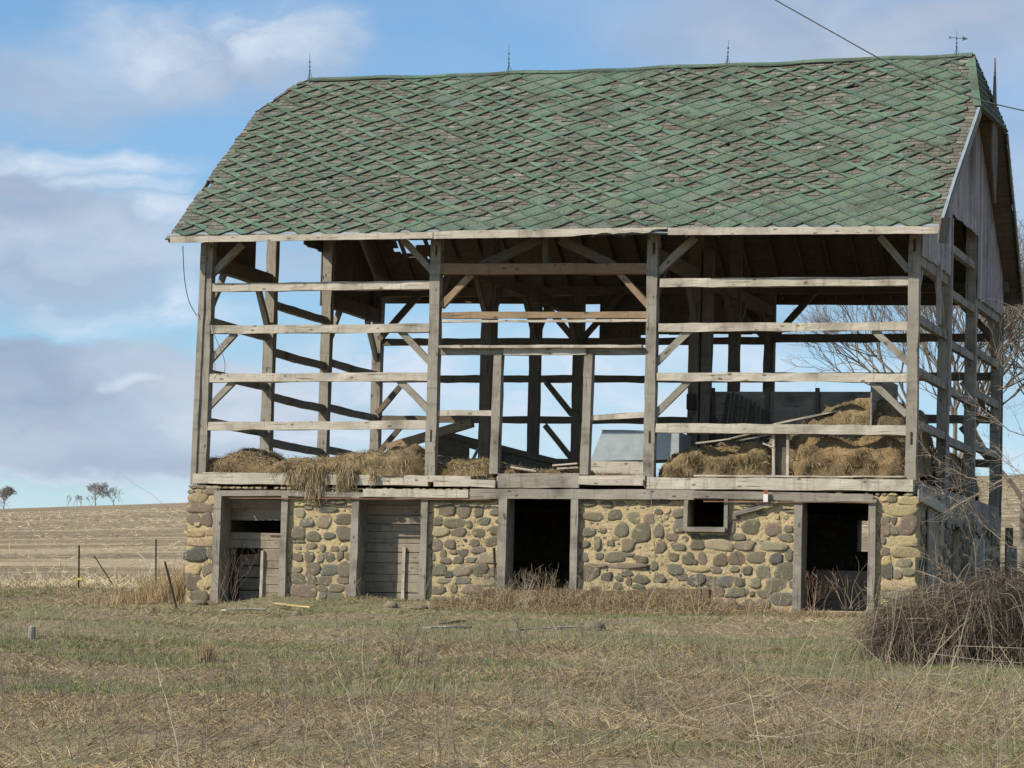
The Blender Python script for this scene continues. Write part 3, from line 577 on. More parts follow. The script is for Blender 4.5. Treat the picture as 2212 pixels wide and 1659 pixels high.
# ------------------------------------------------------------------ roof
EY, KY, RY, KY2, EY2 = -.76, 3.3, 5.19, 7.0, 11.0
def lerp(a, b, t): return a+(b-a)*t
def rz(X, Y):
    t = X/14.8; e = lerp(8.27, 8.23, t)-.02*math.sin(t*3.1); r = lerp(12.55, 12.67, t)-.03*math.sin(3.14*min(1, max(0, t))); e2 = lerp(8.5, 8.3, t)
    w = .012*math.sin(X*1.7+Y*1.1)+.010*math.sin(X*3.9-Y*2.3)
    if Y <= RY: q = (Y-EY)/(RY-EY); return lerp(e, r, q)+.03*math.sin(q*3.14159)+w
    return lerp(r, e2, (Y-RY)/(EY2-RY))+w
def xl(Y):
    if Y <= 3.85: return lerp(-.56, -.60, (Y-EY)/(3.85-EY))
    if Y <= RY: q = (Y-3.85)/(RY-3.85); return lerp(-.60, -.12, q)+.22*max(0, q-.88)/.12
    if Y <= 6.5: return lerp(.08, -.5, (Y-RY)/(6.5-RY))
    return -.5
def xr(Y):
    if Y <= 3.2: return lerp(15.22, 15.31, (Y-EY)/(3.2-EY))
    if Y <= RY: return lerp(15.31, 14.84, (Y-3.2)/(RY-3.2))
    if Y <= 7.0: return lerp(14.84, 15.3, (Y-RY)/(7.0-RY))
    return lerp(15.3, 15.1, (Y-7.0)/(EY2-7.0))
def rp(X, Y, off=0.):
    e = .02; sx_ = Vector((1, 0, (rz(X+e, Y)-rz(X-e, Y))/(2*e))); Ya, Yb = (Y-e, Y+e)
    for K in (KY, RY, KY2):
        if abs(Y-K) < e: Ya, Yb = K-e, K
    sy_ = Vector((0, 1, (rz(X, Yb)-rz(X, Ya))/(Yb-Ya))); n = sx_.cross(sy_).normalized()
    return Vector((X, Y, rz(X, Y)))+n*off
# slope coordinate: s = metres up from the front eave
def mk_s():
    ys = np.linspace(EY, EY2, 600); zz = np.array([rz(7., y) for y in ys]); d = np.concatenate([[0], np.cumsum(np.hypot(np.diff(ys), np.diff(zz)))]); return ys, d
_ys, _ds = mk_s()
def yofs(s): return float(np.interp(s, _ds, _ys))
SR = float(np.interp(RY, _ys, _ds)); SE = float(_ds[-1])
holes = [(14.93, 3.64, .15, .07), (-.5, 1.0, .17, .2)]
back_holes = []
for (hx, hy, hw, hh) in ((872, 527, .3, .16), (862, 519, .12, .1), (905, 519, .2, .04), (925, 517, .2, .05), (930, 561, .12, .07), (953, 590, .2, .1), (900, 548, .05, .04), (942, 640, .1, .1), (928, 600, .1, .04)):
    best = None
    for q in np.linspace(5.5, 10.9, 400):
        p = at(hx, hy, q)
        if p[2] > rz(p[0], q): best = (p[0], q); break
    if best: back_holes.append((best[0], best[1], hw, hh*2))
def inhole(X, Y, lst, pad=0.):
    for (a, b, w, h) in lst:
        if ((X-a)/(w+pad))**2+((Y-b)/(h+pad))**2 < 1: return True
    return False
roof = MB()      # sheathing boards, running lengthwise
s = 0.02
while s < SE-.05:
    w = .2; s0, s1 = s, min(s+w, SE)
    y0, y1 = yofs(s0), yofs(s1-.006); ym = (y0+y1)/2; a, b = xl(ym)+.06, xr(ym)-.08; step = .15; X = a
    while X < b-.01:
        X1 = min(X+step, b)
        if not inhole((X+X1)/2, ym, holes, .02) and not inhole((X+X1)/2, ym, back_holes, 0):
            v = [rp(X, y0, -.03), rp(X1, y0, -.03), rp(X1, y1, -.03), rp(X, y1, -.03), rp(X, y0, -.055), rp(X1, y0, -.055), rp(X1, y1, -.055), rp(X, y1, -.055)]
            roof.add(v, [(0, 1, 2, 3), (7, 6, 5, 4), (0, 4, 5, 1), (2, 6, 7, 3)]+([(0, 3, 7, 4)] if X <= a+1e-6 else [])+([(1, 5, 6, 2)] if X1 >= b-1e-6 else []),
                     [[(X, s0*1.), (X1, s0), (X1, s1), (X, s1)]]*2+[[(X, s0), (X, s0), (X1, s0), (X1, s0)]]*2+([[(X, s0)]*4] if X <= a+1e-6 else [])+([[(X, s0)]*4] if X1 >= b-1e-6 else []))
        X = X1
    s += w
roof_o = roof.build('roof', WIN, barn)
def shingle_field(s_a, s_b, expo, wmin, wmax, lat_cull):
    m = MB(); s = s_a; row = 0
    while s < s_b:
        s1 = min(s+expo*1.25, SE); ya, yb = yofs(s), yofs(s1); ym = yofs(s+expo*.5); X = xl(ym)-.02*random.random()+random.uniform(-.02, .02); X1e = xr(ym)
        tone = random.uniform(.92, 1.08)
        while X < X1e:
            w = random.uniform(wmin, wmax); X1 = min(X+w, X1e+.01); mid = (X+X1)/2
            if not (inhole(mid, ym, holes) or inhole(mid, ym, back_holes, -.0)) and random.random() > .006:
                o0 = .011+random.uniform(0, .005)+(.012 if random.random() < .04 else 0); dy = random.uniform(-.012, .012)
                ya_ = yofs(s+dy); g = .0035
                v = [rp(X+g, ya_, o0), rp(X1-g, ya_, o0+random.uniform(-.002, .004)), rp(X1-g, yb, .0), rp(X+g, yb, .0), rp(X+g, ya_, -.012), rp(X1-g, ya_, -.012)]
                k = random.random(); base = (.15, .145, .113) if k < .5 else ((.182, .175, .14) if k < .82 else ((.145, .12, .09) if k < .95 else (.225, .215, .175)))
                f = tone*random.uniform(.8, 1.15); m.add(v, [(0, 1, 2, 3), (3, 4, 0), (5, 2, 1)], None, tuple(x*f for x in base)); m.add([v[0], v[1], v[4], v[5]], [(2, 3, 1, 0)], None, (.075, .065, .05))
            X = X1
        s += expo; row += 1
    return m
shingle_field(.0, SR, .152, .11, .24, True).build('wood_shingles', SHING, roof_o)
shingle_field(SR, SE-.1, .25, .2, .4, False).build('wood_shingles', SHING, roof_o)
# green asphalt lattice: what is left of diamond shingles
CW, CH = .62, .455
lat = MB()
def gcol(k=1.):
    f = random.uniform(.66, 1.08)*k; c = random.choice(((.108, .175, .115), (.125, .19, .13), (.095, .16, .11), (.13, .18, .125), (.088, .165, .115), (.12, .165, .10)))
    return tuple(x*f for x in c)
def clampr(x, ss):
    ss = min(max(ss, 0.), SR-.002); yy = yofs(ss); return min(max(x, xl(yy)-.02), xr(yy)+.015), yy
def legstrip(out, inn, col, off):
    if len([1 for p in out+inn if 0 <= p[1] < SR-.01 and xl(yofs(p[1]))-.02 < p[0] < xr(yofs(p[1]))+.02]) < len(out)+len(inn): return
    vs = []; n = len(out)
    for (o, i_) in zip(out, inn):
        xa, ya = clampr(*o); xb, yb = clampr(*i_); vs += [rp(xa, ya, off+.012), rp(xb, yb, off), rp(xa, ya-.004, off-.018)]
    fs = []
    for k in range(n-1): a = k*3; fs += [(a, a+3, a+4, a+1)]
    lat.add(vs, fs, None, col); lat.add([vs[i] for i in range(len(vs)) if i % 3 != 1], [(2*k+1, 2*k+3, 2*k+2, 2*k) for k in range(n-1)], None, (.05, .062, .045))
rows = int(SR/(CH/2))+2; cols = int(16.6/(CW/2))+2
for j in range(rows):
    for i in range(cols):
        if (i+j) % 2: continue
        X = -.78+i*CW/2; s = j*CH/2+.0; pj = lambda x, y: (x+.022*math.sin(y*2.1+x*.7)+random.uniform(-.012, .012), y+.016*math.sin(x*1.3)+.012*math.sin(x*.55+y*2.)+random.uniform(-.011, .011))
        if inhole(X, yofs(max(0, s+.1)), holes, .1) and random.random() < .6: continue
        fillp = float(fbm(X*.42+3, s*.75, 77, 3)); Xn = X/15
        rightness = Xn*.13 + (.10 if s > SR-.75 and X > 3.5 else 0) - (.12 if X < 3.5 else 0) + (.08 if s < 2.2 and X > 7 else 0)
        filled = fillp*.75+.12+rightness+random.uniform(-.17, .17) > .685
        worn = random.random() < .10+.12*Xn
        bw = random.uniform(.03, .055); th = random.uniform(.115, .16)*(1.05 if not worn else .8); e = CH/2
        for sg in (-1, 1):
            if random.random() < .025: continue
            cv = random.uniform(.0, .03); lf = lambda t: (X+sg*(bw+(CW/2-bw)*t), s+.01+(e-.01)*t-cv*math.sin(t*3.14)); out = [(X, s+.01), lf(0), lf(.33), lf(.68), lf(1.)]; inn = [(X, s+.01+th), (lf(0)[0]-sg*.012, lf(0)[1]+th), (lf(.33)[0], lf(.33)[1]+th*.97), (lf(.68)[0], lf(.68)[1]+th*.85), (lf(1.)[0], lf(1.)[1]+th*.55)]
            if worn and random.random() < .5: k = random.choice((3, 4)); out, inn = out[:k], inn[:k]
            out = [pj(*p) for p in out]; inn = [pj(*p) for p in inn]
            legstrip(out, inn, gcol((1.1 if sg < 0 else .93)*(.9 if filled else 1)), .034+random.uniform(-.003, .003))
        if filled or random.random() < .04:
            cs_ = [(X-bw, s+.03), (X+bw, s+.03), (X+CW/2, s+CH/2), (X+bw, s+CH-.02), (X-bw, s+CH-.02), (X-CW/2, s+CH/2)]
            cs_ = [(x, min(y, SR-.03)) for x, y in cs_]
            if all(xl(yofs(y))-.02 < x < xr(yofs(y))+.02 and y >= 0 for x, y in cs_):
                lat.add([rp(x, yofs(y), .030) for x, y in cs_], [(0, 1, 2, 3, 4, 5)], None, tuple(x*random.uniform(.88, 1.1) for x in (.12, .155, .11)))
# ridge cap shingles and right verge band
X = .1
while X < 14.8:
    w = random.uniform(.25, .4); X1 = min(X+w, 14.82); o = .045
    lat.add([rp(X, RY-.13, o), rp(X1, RY-.13, o), Vector((X1, RY, rz(X1, RY)+.05)), Vector((X, RY, rz(X, RY)+.05)), rp(X1, RY+.15, o), rp(X, RY+.15, o)], [(0, 1, 2, 3), (3, 2, 4, 5)], None, gcol(.95)); X = X1
Y = 3.2
while Y < RY-.1:
    Y1 = Y+.3; lat.add([rp(xr(Y)-.14, Y, .045), rp(xr(Y)+.02, Y, .045), rp(xr(Y1)+.02, Y1, .042), rp(xr(Y1)-.14, Y1, .042)], [(0, 1, 2, 3)], None, gcol(.9)); Y = Y1
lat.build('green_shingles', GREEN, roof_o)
# back slope lattice would not be seen; hip ends at both gables
for side, X0, Xr_ in ((1, None, None), (-1, None, None)):
    m = MB(); fx = xr if side == 1 else xl
    ka, kb = (3.2, 7.0) if side == 1 else (3.85, 6.5); a = Vector((fx(ka), ka, rz(fx(ka), ka)+.02)); b = Vector((fx(kb), kb, rz(fx(kb), kb)+.02)); c = Vector((fx(RY), RY, rz(fx(RY), RY)+.03))
    nn = 9
    for k in range(nn):
        t0, t1 = k/nn, (k+1)/nn; p0, p1 = a.lerp(c, t0), b.lerp(c, t0); q0, q1 = a.lerp(c, t1), b.lerp(c, t1); n = (b-a).cross(c-a).normalized()*side; o = n*.02
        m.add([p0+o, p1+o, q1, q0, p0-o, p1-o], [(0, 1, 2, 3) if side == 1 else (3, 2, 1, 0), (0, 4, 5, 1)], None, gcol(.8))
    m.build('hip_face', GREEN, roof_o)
    m = MB(); n = (b-a).cross(c-a).normalized(); m.prism([a-n*.03*side, b-n*.03*side, c-n*.03*side], -n*side, .03); m.build('hip_board', WIN, roof_o)
# verge boards along the gable edges, eave fascias, drip edge
def verge(f, Ya, Yb, off, w, h, mat, name='verge_board', dx=0.):
    m = MB(); n = 6; pts = [rp(f(Ya+(Yb-Ya)*i/n)+dx, Ya+(Yb-Ya)*i/n-(1e-4 if i == n else 0), off) for i in range(n+1)]
    for i in range(n): m.beam(pts[i], pts[i+1], w, h, jit=.001, seg=1)
    return m.build(name, mat, roof_o)
PALEM = attrmat('pale_blue_metal', .5, 6, .2, 0); PALE1 = (.25, .29, .305)
verge(xr, EY, 3.2, -.09, .03, .15, WOOD); verge(xl, EY, 3.85, -.06, .03, .1, WOOD); verge(xr, 7.0, EY2, -.09, .03, .15, WOOD); verge(xl, 6.5, EY2, -.06, .03, .1, WIN)
m = MB()
for i in range(8):
    Ya = EY+.05+(3.1-EY)*i/8; Yb = EY+.05+(3.1-EY)*(i+1)/8; m.beam(rp(xr(Ya)-.02, Ya, .03), rp(xr(Yb)-.02, Yb, .03), .06, .012, col=PALE1, jit=.002, seg=1)
m.build('verge_flashing', PALEM, roof_o)
m = MB(); m.prism([atX(2030, 470, 15.26), atX(2050, 470, 15.26), atX(2044, 526, 15.26), atX(2024, 524, 15.26)], (1, 0, 0), .03); m.build('verge_board', WIN, roof_o)
m = MB()
for (a, b, t) in (((366, 519), (935, 509), 0), ((935, 508), (1441, 499.5), 0)): pass
def fasc(a, b, h, bot=None):
    m = MB(); P0 = Vector(at(a[0], a[1], EY-.03)); P1 = Vector(at(b[0], b[1], EY-.03)); n = 40; vs = []; fs = []; uvs = []; uo = random.uniform(0, 9)
    for i in range(n+1):
        t = i/n; c = P0.lerp(P1, t); lo = -h/2 + (bot(t) if bot else 0)+random.uniform(-.003, .003)
        for (dy, dz) in ((-.015, lo), (.015, lo), (.015, h/2), (-.015, h/2)): vs.append(c+Vector((0, dy, dz)))
    L_ = (P1-P0).length
    for i in range(n):
        for j, (v0, v1) in enumerate(((0, .03), (.03, .2), (.2, .23), (.23, .42))):
            k0 = i*4+j; k1 = i*4+(j+1) % 4; fs.append((k0, k1, k1+4, k0+4)); uvs.append([(uo+L_*i/n, v0), (uo+L_*i/n, v1), (uo+L_*(i+1)/n, v1), (uo+L_*(i+1)/n, v0)])
    fs += [(3, 2, 1, 0), (n*4, n*4+1, n*4+2, n*4+3)]; uvs += [[(0, 0), (.03, 0), (.03, .2), (0, .2)]]*2
    m.add(vs, fs, uvs); m.build('fascia_board', WPALE, barn)
fasc((368, 518), (935, 508), .125); fasc((937, 507.5), (1441, 499.5), .155, lambda t: (.07*sm((t-.55)/.2)*random.uniform(.6, 1.) if t < .93 else .12)); fasc((1443, 500), (2028, 496.5), .14)
m = MB(); 
for i in range(40):
    xa = -.62+15.8*i/40; xb = -.62+15.8*(i+1)/40
    for (dy0, o0, dy1, o1) in ((-.02, .0, .12, .014),): m.add([rp(xa, EY+dy0, o0), rp(xb, EY+dy0, o0), rp(xb, EY+dy1, o1), rp(xa, EY+dy1, o1)], [(0, 1, 2, 3)], None, PALE1)
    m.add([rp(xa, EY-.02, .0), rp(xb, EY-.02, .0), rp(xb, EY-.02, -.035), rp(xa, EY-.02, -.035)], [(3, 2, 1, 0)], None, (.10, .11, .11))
m.build('drip_edge', PALEM, roof_o)
m = MB(); m.beam((-.4, EY2+.0, 8.36), (15.1, EY2, 8.2), .03, .24); m.build('fascia_board', WIN, barn)
# rafters under both slopes
def rafter(X):
    m = MB(); pts = [(EY+.1, -.09), (KY, -.12), (RY, -.14), (KY2, -.14), (EY2-.05, -.12)]
    for (ya, oa), (yb, ob) in zip(pts, pts[1:]):
        m.beam((X, ya, rz(X, ya)+oa), (X, yb, rz(X, yb)+ob-.01), .05, .13, jit=.002, seg=2)
    m.build('rafter', WIN, barn)
for k in range(24): rafter(.25+k*.625)
# gable siding
def gable(X, pieces, mat, th, nrm, name='gable_siding'):
    m = MB()
    for (y0, y1, zb, stopf) in pieces:
        y = y0
        while y < y1-.02:
            w = min(random.uniform(.14, .2), y1-y); zt0 = min(rz(14.7 if X > 5 else .3, y+.01), 99)-.14; zt1 = rz(14.7 if X > 5 else .3, y+w-.01)-.14; zbb = zb(y) if callable(zb) else zb; zbb += random.uniform(-.02, .02)
            if stopf: zt0 = min(zt0, stopf); zt1 = min(zt1, stopf)
            zt0, zt1 = min(zt0, gcap(y)), min(zt1, gcap(y+w))
            if zt0 > zbb+.02: m.prism([(X, y+.004, zbb), (X, y+w-.004, zbb), (X, y+w-.004, max(zt1, zbb+.01)), (X, y+.004, zt0)], nrm, th*random.uniform(.8, 1.3), uvd=((0, 0, 1), (0, 1, 0)), col=tuple([random.uniform(.8, 1.15)]*3))
            y += w
    m.build(name, mat, barn)
def gcap(y): return 12.0
gable(14.715, [(.05, 3.38, 7.83, None), (3.38, 6.85, 9.1, None), (6.85, 10.4, 7.78, None)], WSIDE, .022, (1, 0, 0))
gable(-.13, [(.05, 2.9, 7.75, None), (5.75, 6.9, 8.95, None), (6.9, 10.4, 7.75, None), (2.9, 5.75, 9.3, None)], WIN, .022, (1, 0, 0))
single('corner_trim', WSIDE, (14.74, 3.4, 5.2), (14.74, 3.4, 9.0), .06, .05, up=(0, 1, 0)); single('corner_trim', WSIDE, (14.74, 2.0, 6.7), (14.74, 1.96, 7.9), .1, .03, up=(0, 1, 0))
single('corner_trim', WSIDE, (14.74, 3.2, 3.4), (14.74, 3.28, 4.6), .08, .05, up=(0, 1, 0))
single('corner_trim', WIN, (14.72, 10.45, 3.2), (14.72, 10.45, 7.9), .14, .05, up=(1, 0, 0))
# loose board like a spike standing off the right hip
p0 = Vector(atX(2148, 125, 15.2)); p1 = Vector(atX(2146, 330, 15.2)); p2 = Vector(atX(2147, 440, 15.2)); n = Vector((-.3, .95, 0)).normalized()
m = MB(); sxv = Vector((0, 1, 0)); m.prism([p0, p1-sxv*.42, p2-sxv*.05, p2+sxv*.05, p1+sxv*.42], (1, 0, 0), .03, uvd=((0, 0, 1), (0, 1, 0))); sp = m.build('loose_spike_board', WIN, roof_o); sp['label'] = 'torn board standing up like a spike at the right gable'
# lightning rods with tripod feet, vane on the right one
for k, (bxp, top) in enumerate((((669, 172), (669, 115)), ((1099, 157), (1099.5, 96)), ((1571, 140), (1574, 86)), ((2066, 118), (2067, 66)))):
    a = Vector(at(*bxp, RY)); b = Vector(at(*top, RY)); a.z = rz(a.x, RY)+.03; m = MB(); g = (.07, .10, .09)
    m.tube([a, a.lerp(b, .62), b], .011, .003, 5, g)
    for an in (0.6, 2.7, 4.7): m.tube([a+Vector((math.cos(an)*.085, math.sin(an)*.12, -.02-.05*abs(math.sin(an)))), a.lerp(b, .3), a.lerp(b, .45)], .006, .004, 4, g)
    for t in (.32, .48, .66): c = a.lerp(b, t); m.tube([c-Vector((0, 0, .012)), c+Vector((0, 0, .012))], .022, .022, 6, g)
    if k == 3:
        c = a.lerp(b, .7); m.tube([c+Vector((-.12, 0, .01)), c+Vector((.16, 0, -.02))], .008, .008, 4, g); m.prism([c+Vector((.12, 0, .03)), c+Vector((.24, 0, -.03)), c+Vector((.12, 0, -.07))], (0, 1, 0), .01, g)
        m.prism([c+Vector((-.16, 0, .04)), c+Vector((-.1, 0, .01)), c+Vector((-.16, 0, -.02))], (0, 1, 0), .01, g)
        m.build('weather_vane', DARKM, roof_o)
    else: m.build('lightning_rod', DARKM, roof_o)
m = MB(); pts = [rp(X, RY-.12, .06)+Vector((0, 0, .01*math.sin(X*2))) for X in np.linspace(.1, 14.7, 40)]; m.tube(pts, .007, .007, 4, (.05, .06, .055)); m.build('ground_cable', DARKM, roof_o)
# partition of grey boards on the right bay's upper floor
m = MB(); pY = 3.66; xa, xb = at(1515, 900, pY)[0], at(1935, 900, pY)[0]; zt = at(1700, 846, pY)[2]; z = FL
while z < zt-.02:
    h = min(.27, zt-z); m.beam((xa, pY, z+h/2), (xb, pY, z+h/2+.0), .03, h-.002, jit=.0, seg=2); z += h
m.build('board_partition', WOOD, barn)
for xq in (1540, 1658, 1766, 1925): single('stud', WIN, at(xq, 1000, pY-.05), at(xq, 838, pY-.05), .08, .07, up=(0, 1, 0))
m = MB()
for k in range(8): m.beam((xb+.02, pY, FL+.13+k*.27), (xb+.02, .9, FL+.13+k*.27), .03, .26, seg=2, jit=.001)
m.build('board_partition', WOOD, barn)
# dark box on the post
c = Vector(at(1493, 868, 3.3)); m = MB(); m.beam(c-Vector((0, 0, .16)), c+Vector((0, 0, .16)), .16, .14, up=(0, 1, 0), col=(.03, .03, .03)); 
m.tube([c+Vector((-.06, 0, -.15)), c+Vector((.04, 0, -1.0))], .008, .008, 4, (.03, .03, .03)); m.tube([c+Vector((.05, 0, -.15)), c+Vector((-.1, 0, -.9))], .008, .008, 4, (.03, .03, .03)); m.build('switch_box', DARKM, barn)
# ================================================================== HAY
def hay(name, label, X0, X1, Y0, Y1, prof, z0, group='hay left on the barn floor', lump=.09, nst=2600, tone=(.33, .24, .12), steep=.55, slen=.16, drape=None):
    """a mound: prof = [(X, height)...]; closed lumpy body with straws in the same mesh"""
    nu = max(14, int((X1-X0)/.07)); nv = 26; nst = int(nst*.85); px_, ph_ = zip(*prof); V = []; 
    for i in range(nu+1):
        t = i/nu; X = X0+(X1-X0)*t; h = float(np.interp(X, px_, ph_)); e = min(1, 12*t+.05, 12*(1-t)+.05)**.5
        for j in range(nv+1):
            a = math.pi*j/nv; y = (Y0+Y1)/2-(Y1-Y0)/2*math.copysign(abs(math.cos(a))**.55, math.cos(a))*(.75+.25*e); z = z0+h*e*math.sin(a)**steep
            n1 = float(fbm(X*3.1+5*z, y*3+z*4.3, 41, 4))-.5; n2 = float(fbm(X*9+7*z, y*8+z*11, 45, 3))-.5
            V.append((X+n2*.06, y-(n1*lump*2.2+n2*.05)*(1 if j < nv/2 else -.3), z+(n1*lump*1.6+n2*.05)*(1 if 2 < j < nv-1 else .2)))
    V = np.array(V); idx = lambda i, j: i*(nv+1)+j
    F = np.array([(idx(i, j), idx(i+1, j), idx(i+1, j+1), idx(i, j+1)) for i in range(nu) for j in range(nv)])
    tn = np.array(tone); nrm = fbm(V[:, 0]*4, V[:, 2]*6+V[:, 1]*3, 51, 3)
    C = tn*(.12+1.1*nrm)[:, None]
    # straws on it
    k = rng.integers(0, len(F), nst); w = rng.random((nst, 4)); w /= w.sum(1, keepdims=True); B = (V[F[k]]*w[:, :, None]).sum(1)
    fc = V[F[k]]; nr = np.cross(fc[:, 2]-fc[:, 0], fc[:, 3]-fc[:, 1]); nr /= np.linalg.norm(nr, axis=1, keepdims=True)+1e-9
    cen = np.array([(X0+X1)/2, (Y0+Y1)/2, z0]); nr *= np.sign(((B-cen)*nr).sum(1))[:, None]
    D = rng.normal(size=(nst, 3))*np.array([1.1, .6, .9])+nr*.75+np.array([0, -.1, -.35]); col = tn*rng.uniform(.6, 1.55, (nst, 1))*np.array([1.05, 1.04, 1.05])
    pale = rng.random(nst) < .3; col[pale] = np.array([.50, .42, .27])*rng.uniform(.8, 1.15, (pale.sum(), 1))
    parts = [(V, F, C), blades(B, D, rng.uniform(.4, 1.2, nst)*slen, rng.uniform(.006, .012, nst), col, .7)]
    if drape is not None:
        for (dx, zt, zb, wd, n) in drape:
            bb = np.stack([dx+rng.normal(size=n)*wd, Y0+rng.uniform(-.16, .06, n), rng.uniform(zb+.1, zt, n)], 1); dd = np.stack([rng.normal(size=n)*.35, rng.uniform(-.45, .05, n), -np.ones(n)], 1)
            cc = tn*rng.uniform(.6, 1.6, (n, 1)); pl = rng.random(n) < .4; cc[pl] = np.array([.46, .38, .25])*rng.uniform(.8, 1.1, (pl.sum(), 1))
            parts.append(blades(bb, dd, rng.uniform(.12, .28, n), rng.uniform(.008, .014, n), cc, .3))
    V, F, C = join(*parts); o = npmesh(name, V, F, C, HAYM, smooth=False); tag(o, label, 'hay', group); return o
HAYM = attrmat('hay', .95, 26, .35, .5, .02)
def X_(x, y=1000, Y=.1): return float(at(x, y, Y)[0])
def H_(x, y, Y=.1): return float(at(x, y, Y)[2])-FL
hay('hay_heap', 'dark matted hay heap by the left corner post of the upper floor', X_(432), X_(600), .0, 1.5, [(X_(432), H_(440, 990)), (X_(475), H_(475, 985)), (X_(515), H_(515, 963)), (X_(560), H_(560, 972)), (X_(600), H_(600, 1000))], FL, tone=(.27, .19, .10), nst=3200)
hay('hay_heap', 'long hay heap spilling over the sill above the first two doors', X_(575), X_(926), -.12, 1.3, [(X_(575), H_(575, 1003)), (X_(640), H_(640, 990)), (X_(720), H_(720, 985)), (X_(790), H_(790, 975)), (X_(860), H_(860, 962)), (X_(926), H_(926, 962))], FL-.02, tone=(.31, .225, .12), nst=6000, lump=.16,
    drape=[(X_(640), 3.6, 3.36, .06, 220), (X_(690), 3.7, 3.02, .07, 1000), (X_(706), 3.7, 3.12, .05, 500), (X_(752), 3.7, 3.24, .05, 500), (X_(770), 3.7, 3.34, .05, 250), (X_(820), 3.6, 3.42, .05, 120), (X_(665), 3.7, 3.25, .05, 300)])
hay('hay_heap', 'low hay heap between the brown ramp and the left stud of the middle bay', X_(944), X_(1066), .0, 1.2, [(X_(944), H_(944, 990)), (X_(1000), H_(1000, 996)), (X_(1066), H_(1066, 992))], FL, tone=(.25, .18, .09), nst=2200)
hay('hay_heap', 'thin layer of chaff and hay across the middle doorway of the upper floor', X_(1078), X_(1262), .0, 2.2, [(X_(1078), H_(1078, 1000)), (X_(1150), H_(1150, 1014)), (X_(1262), H_(1262, 1008))], FL, tone=(.24, .17, .09), nst=2400, slen=.12, lump=.05)
hay('hay_heap', 'scattered chaff in front of the sheet metal hopper', X_(1275), X_(1395), .0, .9, [(X_(1275), .09), (X_(1395), .08)], FL, tone=(.22, .16, .09), nst=900, slen=.1, lump=.03)
hay('hay_heap', 'tawny hay bank left of the short studs in the right bay', X_(1416), X_(1668), .0, 2.4, [(X_(1416), H_(1416, 1000)), (X_(1470), H_(1470, 972)), (X_(1540), H_(1540, 962)), (X_(1600), H_(1600, 958)), (X_(1668), H_(1668, 948))], FL, nst=5600, tone=(.29, .21, .105), lump=.24, slen=.12)
hay('hay_heap', 'golden hay bank between the short studs and the right corner post', X_(1706), X_(1962), .0, 2.6, [(X_(1706), H_(1706, 950)), (X_(1800), H_(1800, 942)), (X_(1962), H_(1962, 945))], FL, nst=5200, tone=(.29, .20, .10), lump=.22, slen=.11)
hay('hay_heap', 'high hay mound reaching above the lowest girt of the right bay', 11.3, 14.45, .9, 4.4, [(11.3, .85), (12.2, 1.28), (12.8, 1.62), (13.5, 1.72), (14.0, 1.66), (14.45, 1.5)], FL, nst=8000, tone=(.27, .20, .11), lump=.16, slen=.12)
hay('hay_heap', 'shaded hay banked inside the right gable wall beside the rear posts', 13.2, 14.5, 3.2, 9.4, [(13.2, .75), (13.9, 1.0), (14.5, .85)], FL, nst=5000, tone=(.25, .19, .11), lump=.16)
# ================================================================== THINGS ON THE UPPER FLOOR
def thing(name, label, cat, mb, mat, group=None, smooth=False): o = mb.build(name, mat, None, smooth); return tag(o, label, cat, group)
def board(label, a, b, w=.12, t=.03, Ya=.4, Yb=None, mat=WPALE, name='loose_board', group='loose boards lying on the upper floor', cat='board', up=(0, 0, 1)):
    m = MB(); m.beam(at(a[0], a[1], Ya), at(b[0], b[1], Ya if Yb is None else Yb), w, t, up=up, jit=.003); return thing(name, label, cat, m, mat, group)
board('lower pale board lying on the hay bank in the right bay, left end', (1504, 958), (1580, 948), Ya=.5)
board('upper pale board overlapping its neighbour on the hay bank in the right bay', (1576, 948), (1626, 936), Ya=.6)
board('dark edged board running to the short studs on the hay of the right bay', (1590, 953), (1672, 937), Ya=.9, mat=WOOD)
board('long pale board slanting up the high hay mound in the right bay', (1670, 917), (1832, 883), Ya=1.15, Yb=1.35)
board('pale board sloping down the chaff in the middle doorway', (1105, 1009), (1160, 1018), Ya=-.02)
board('top board of the small stack beside the right stud of the middle doorway', (1195, 1006), (1248, 1001), Ya=.1)
board('bottom board of the small stack beside the right stud of the middle doorway', (1205, 1013), (1250, 1010), Ya=.0)
board('splintered stick on the front edge of the hay bank near the short studs', (1648, 958), (1672, 966), Ya=.02, w=.04)
board('long brown timber leaning across the left rear of the middle bay', (838, 968), (1021, 913), w=.12, t=.19, Ya=4.6, Yb=4.2, mat=WBROWN, name='leaning_timber', cat='timber', group='timbers propped inside the barn')
board('short grey plank standing askew in the gap of the dark ramp', (1016, 1004), (1034, 968), w=.03, t=.15, Ya=4.1, mat=WPALE, name='leaning_timber', cat='timber', group='timbers propped inside the barn', up=(0, 1, 0))
# dark plank ramp
m = MB(); Yr = 5.2
def rpx(x, y): p = at(x, y, Yr); return (p[0], Yr, p[2])
bot = lambda x: (at(x, 1000, Yr)[0], Yr, FL+.01)
for x0, x1, y0, y1 in ((925, 1013, 925, 951), (1044, 1090, 960, 972), (1090, 1246, 972, 1006)):
    m.prism([bot(x0), bot(x1), rpx(x1, y1), rpx(x0, y0)], (0, 1, 0), .05)
m.prism([rpx(1013, 951), rpx(1013, 968), rpx(1044, 977), rpx(1044, 960)], (0, 1, 0), .05); m.prism([bot(1013), bot(1044), rpx(1044, 998), rpx(1013, 993)], (0, 1, 0), .05)
m.beam(np.array(rpx(925, 928))-np.array([0, .06, 0]), np.array(rpx(1252, 1010))-np.array([0, .06, 0]), .08, .12)
thing('plank_ramp', 'dark plank sided ramp sloping down to the right at the rear of the middle bay', 'ramp', m, WIN)
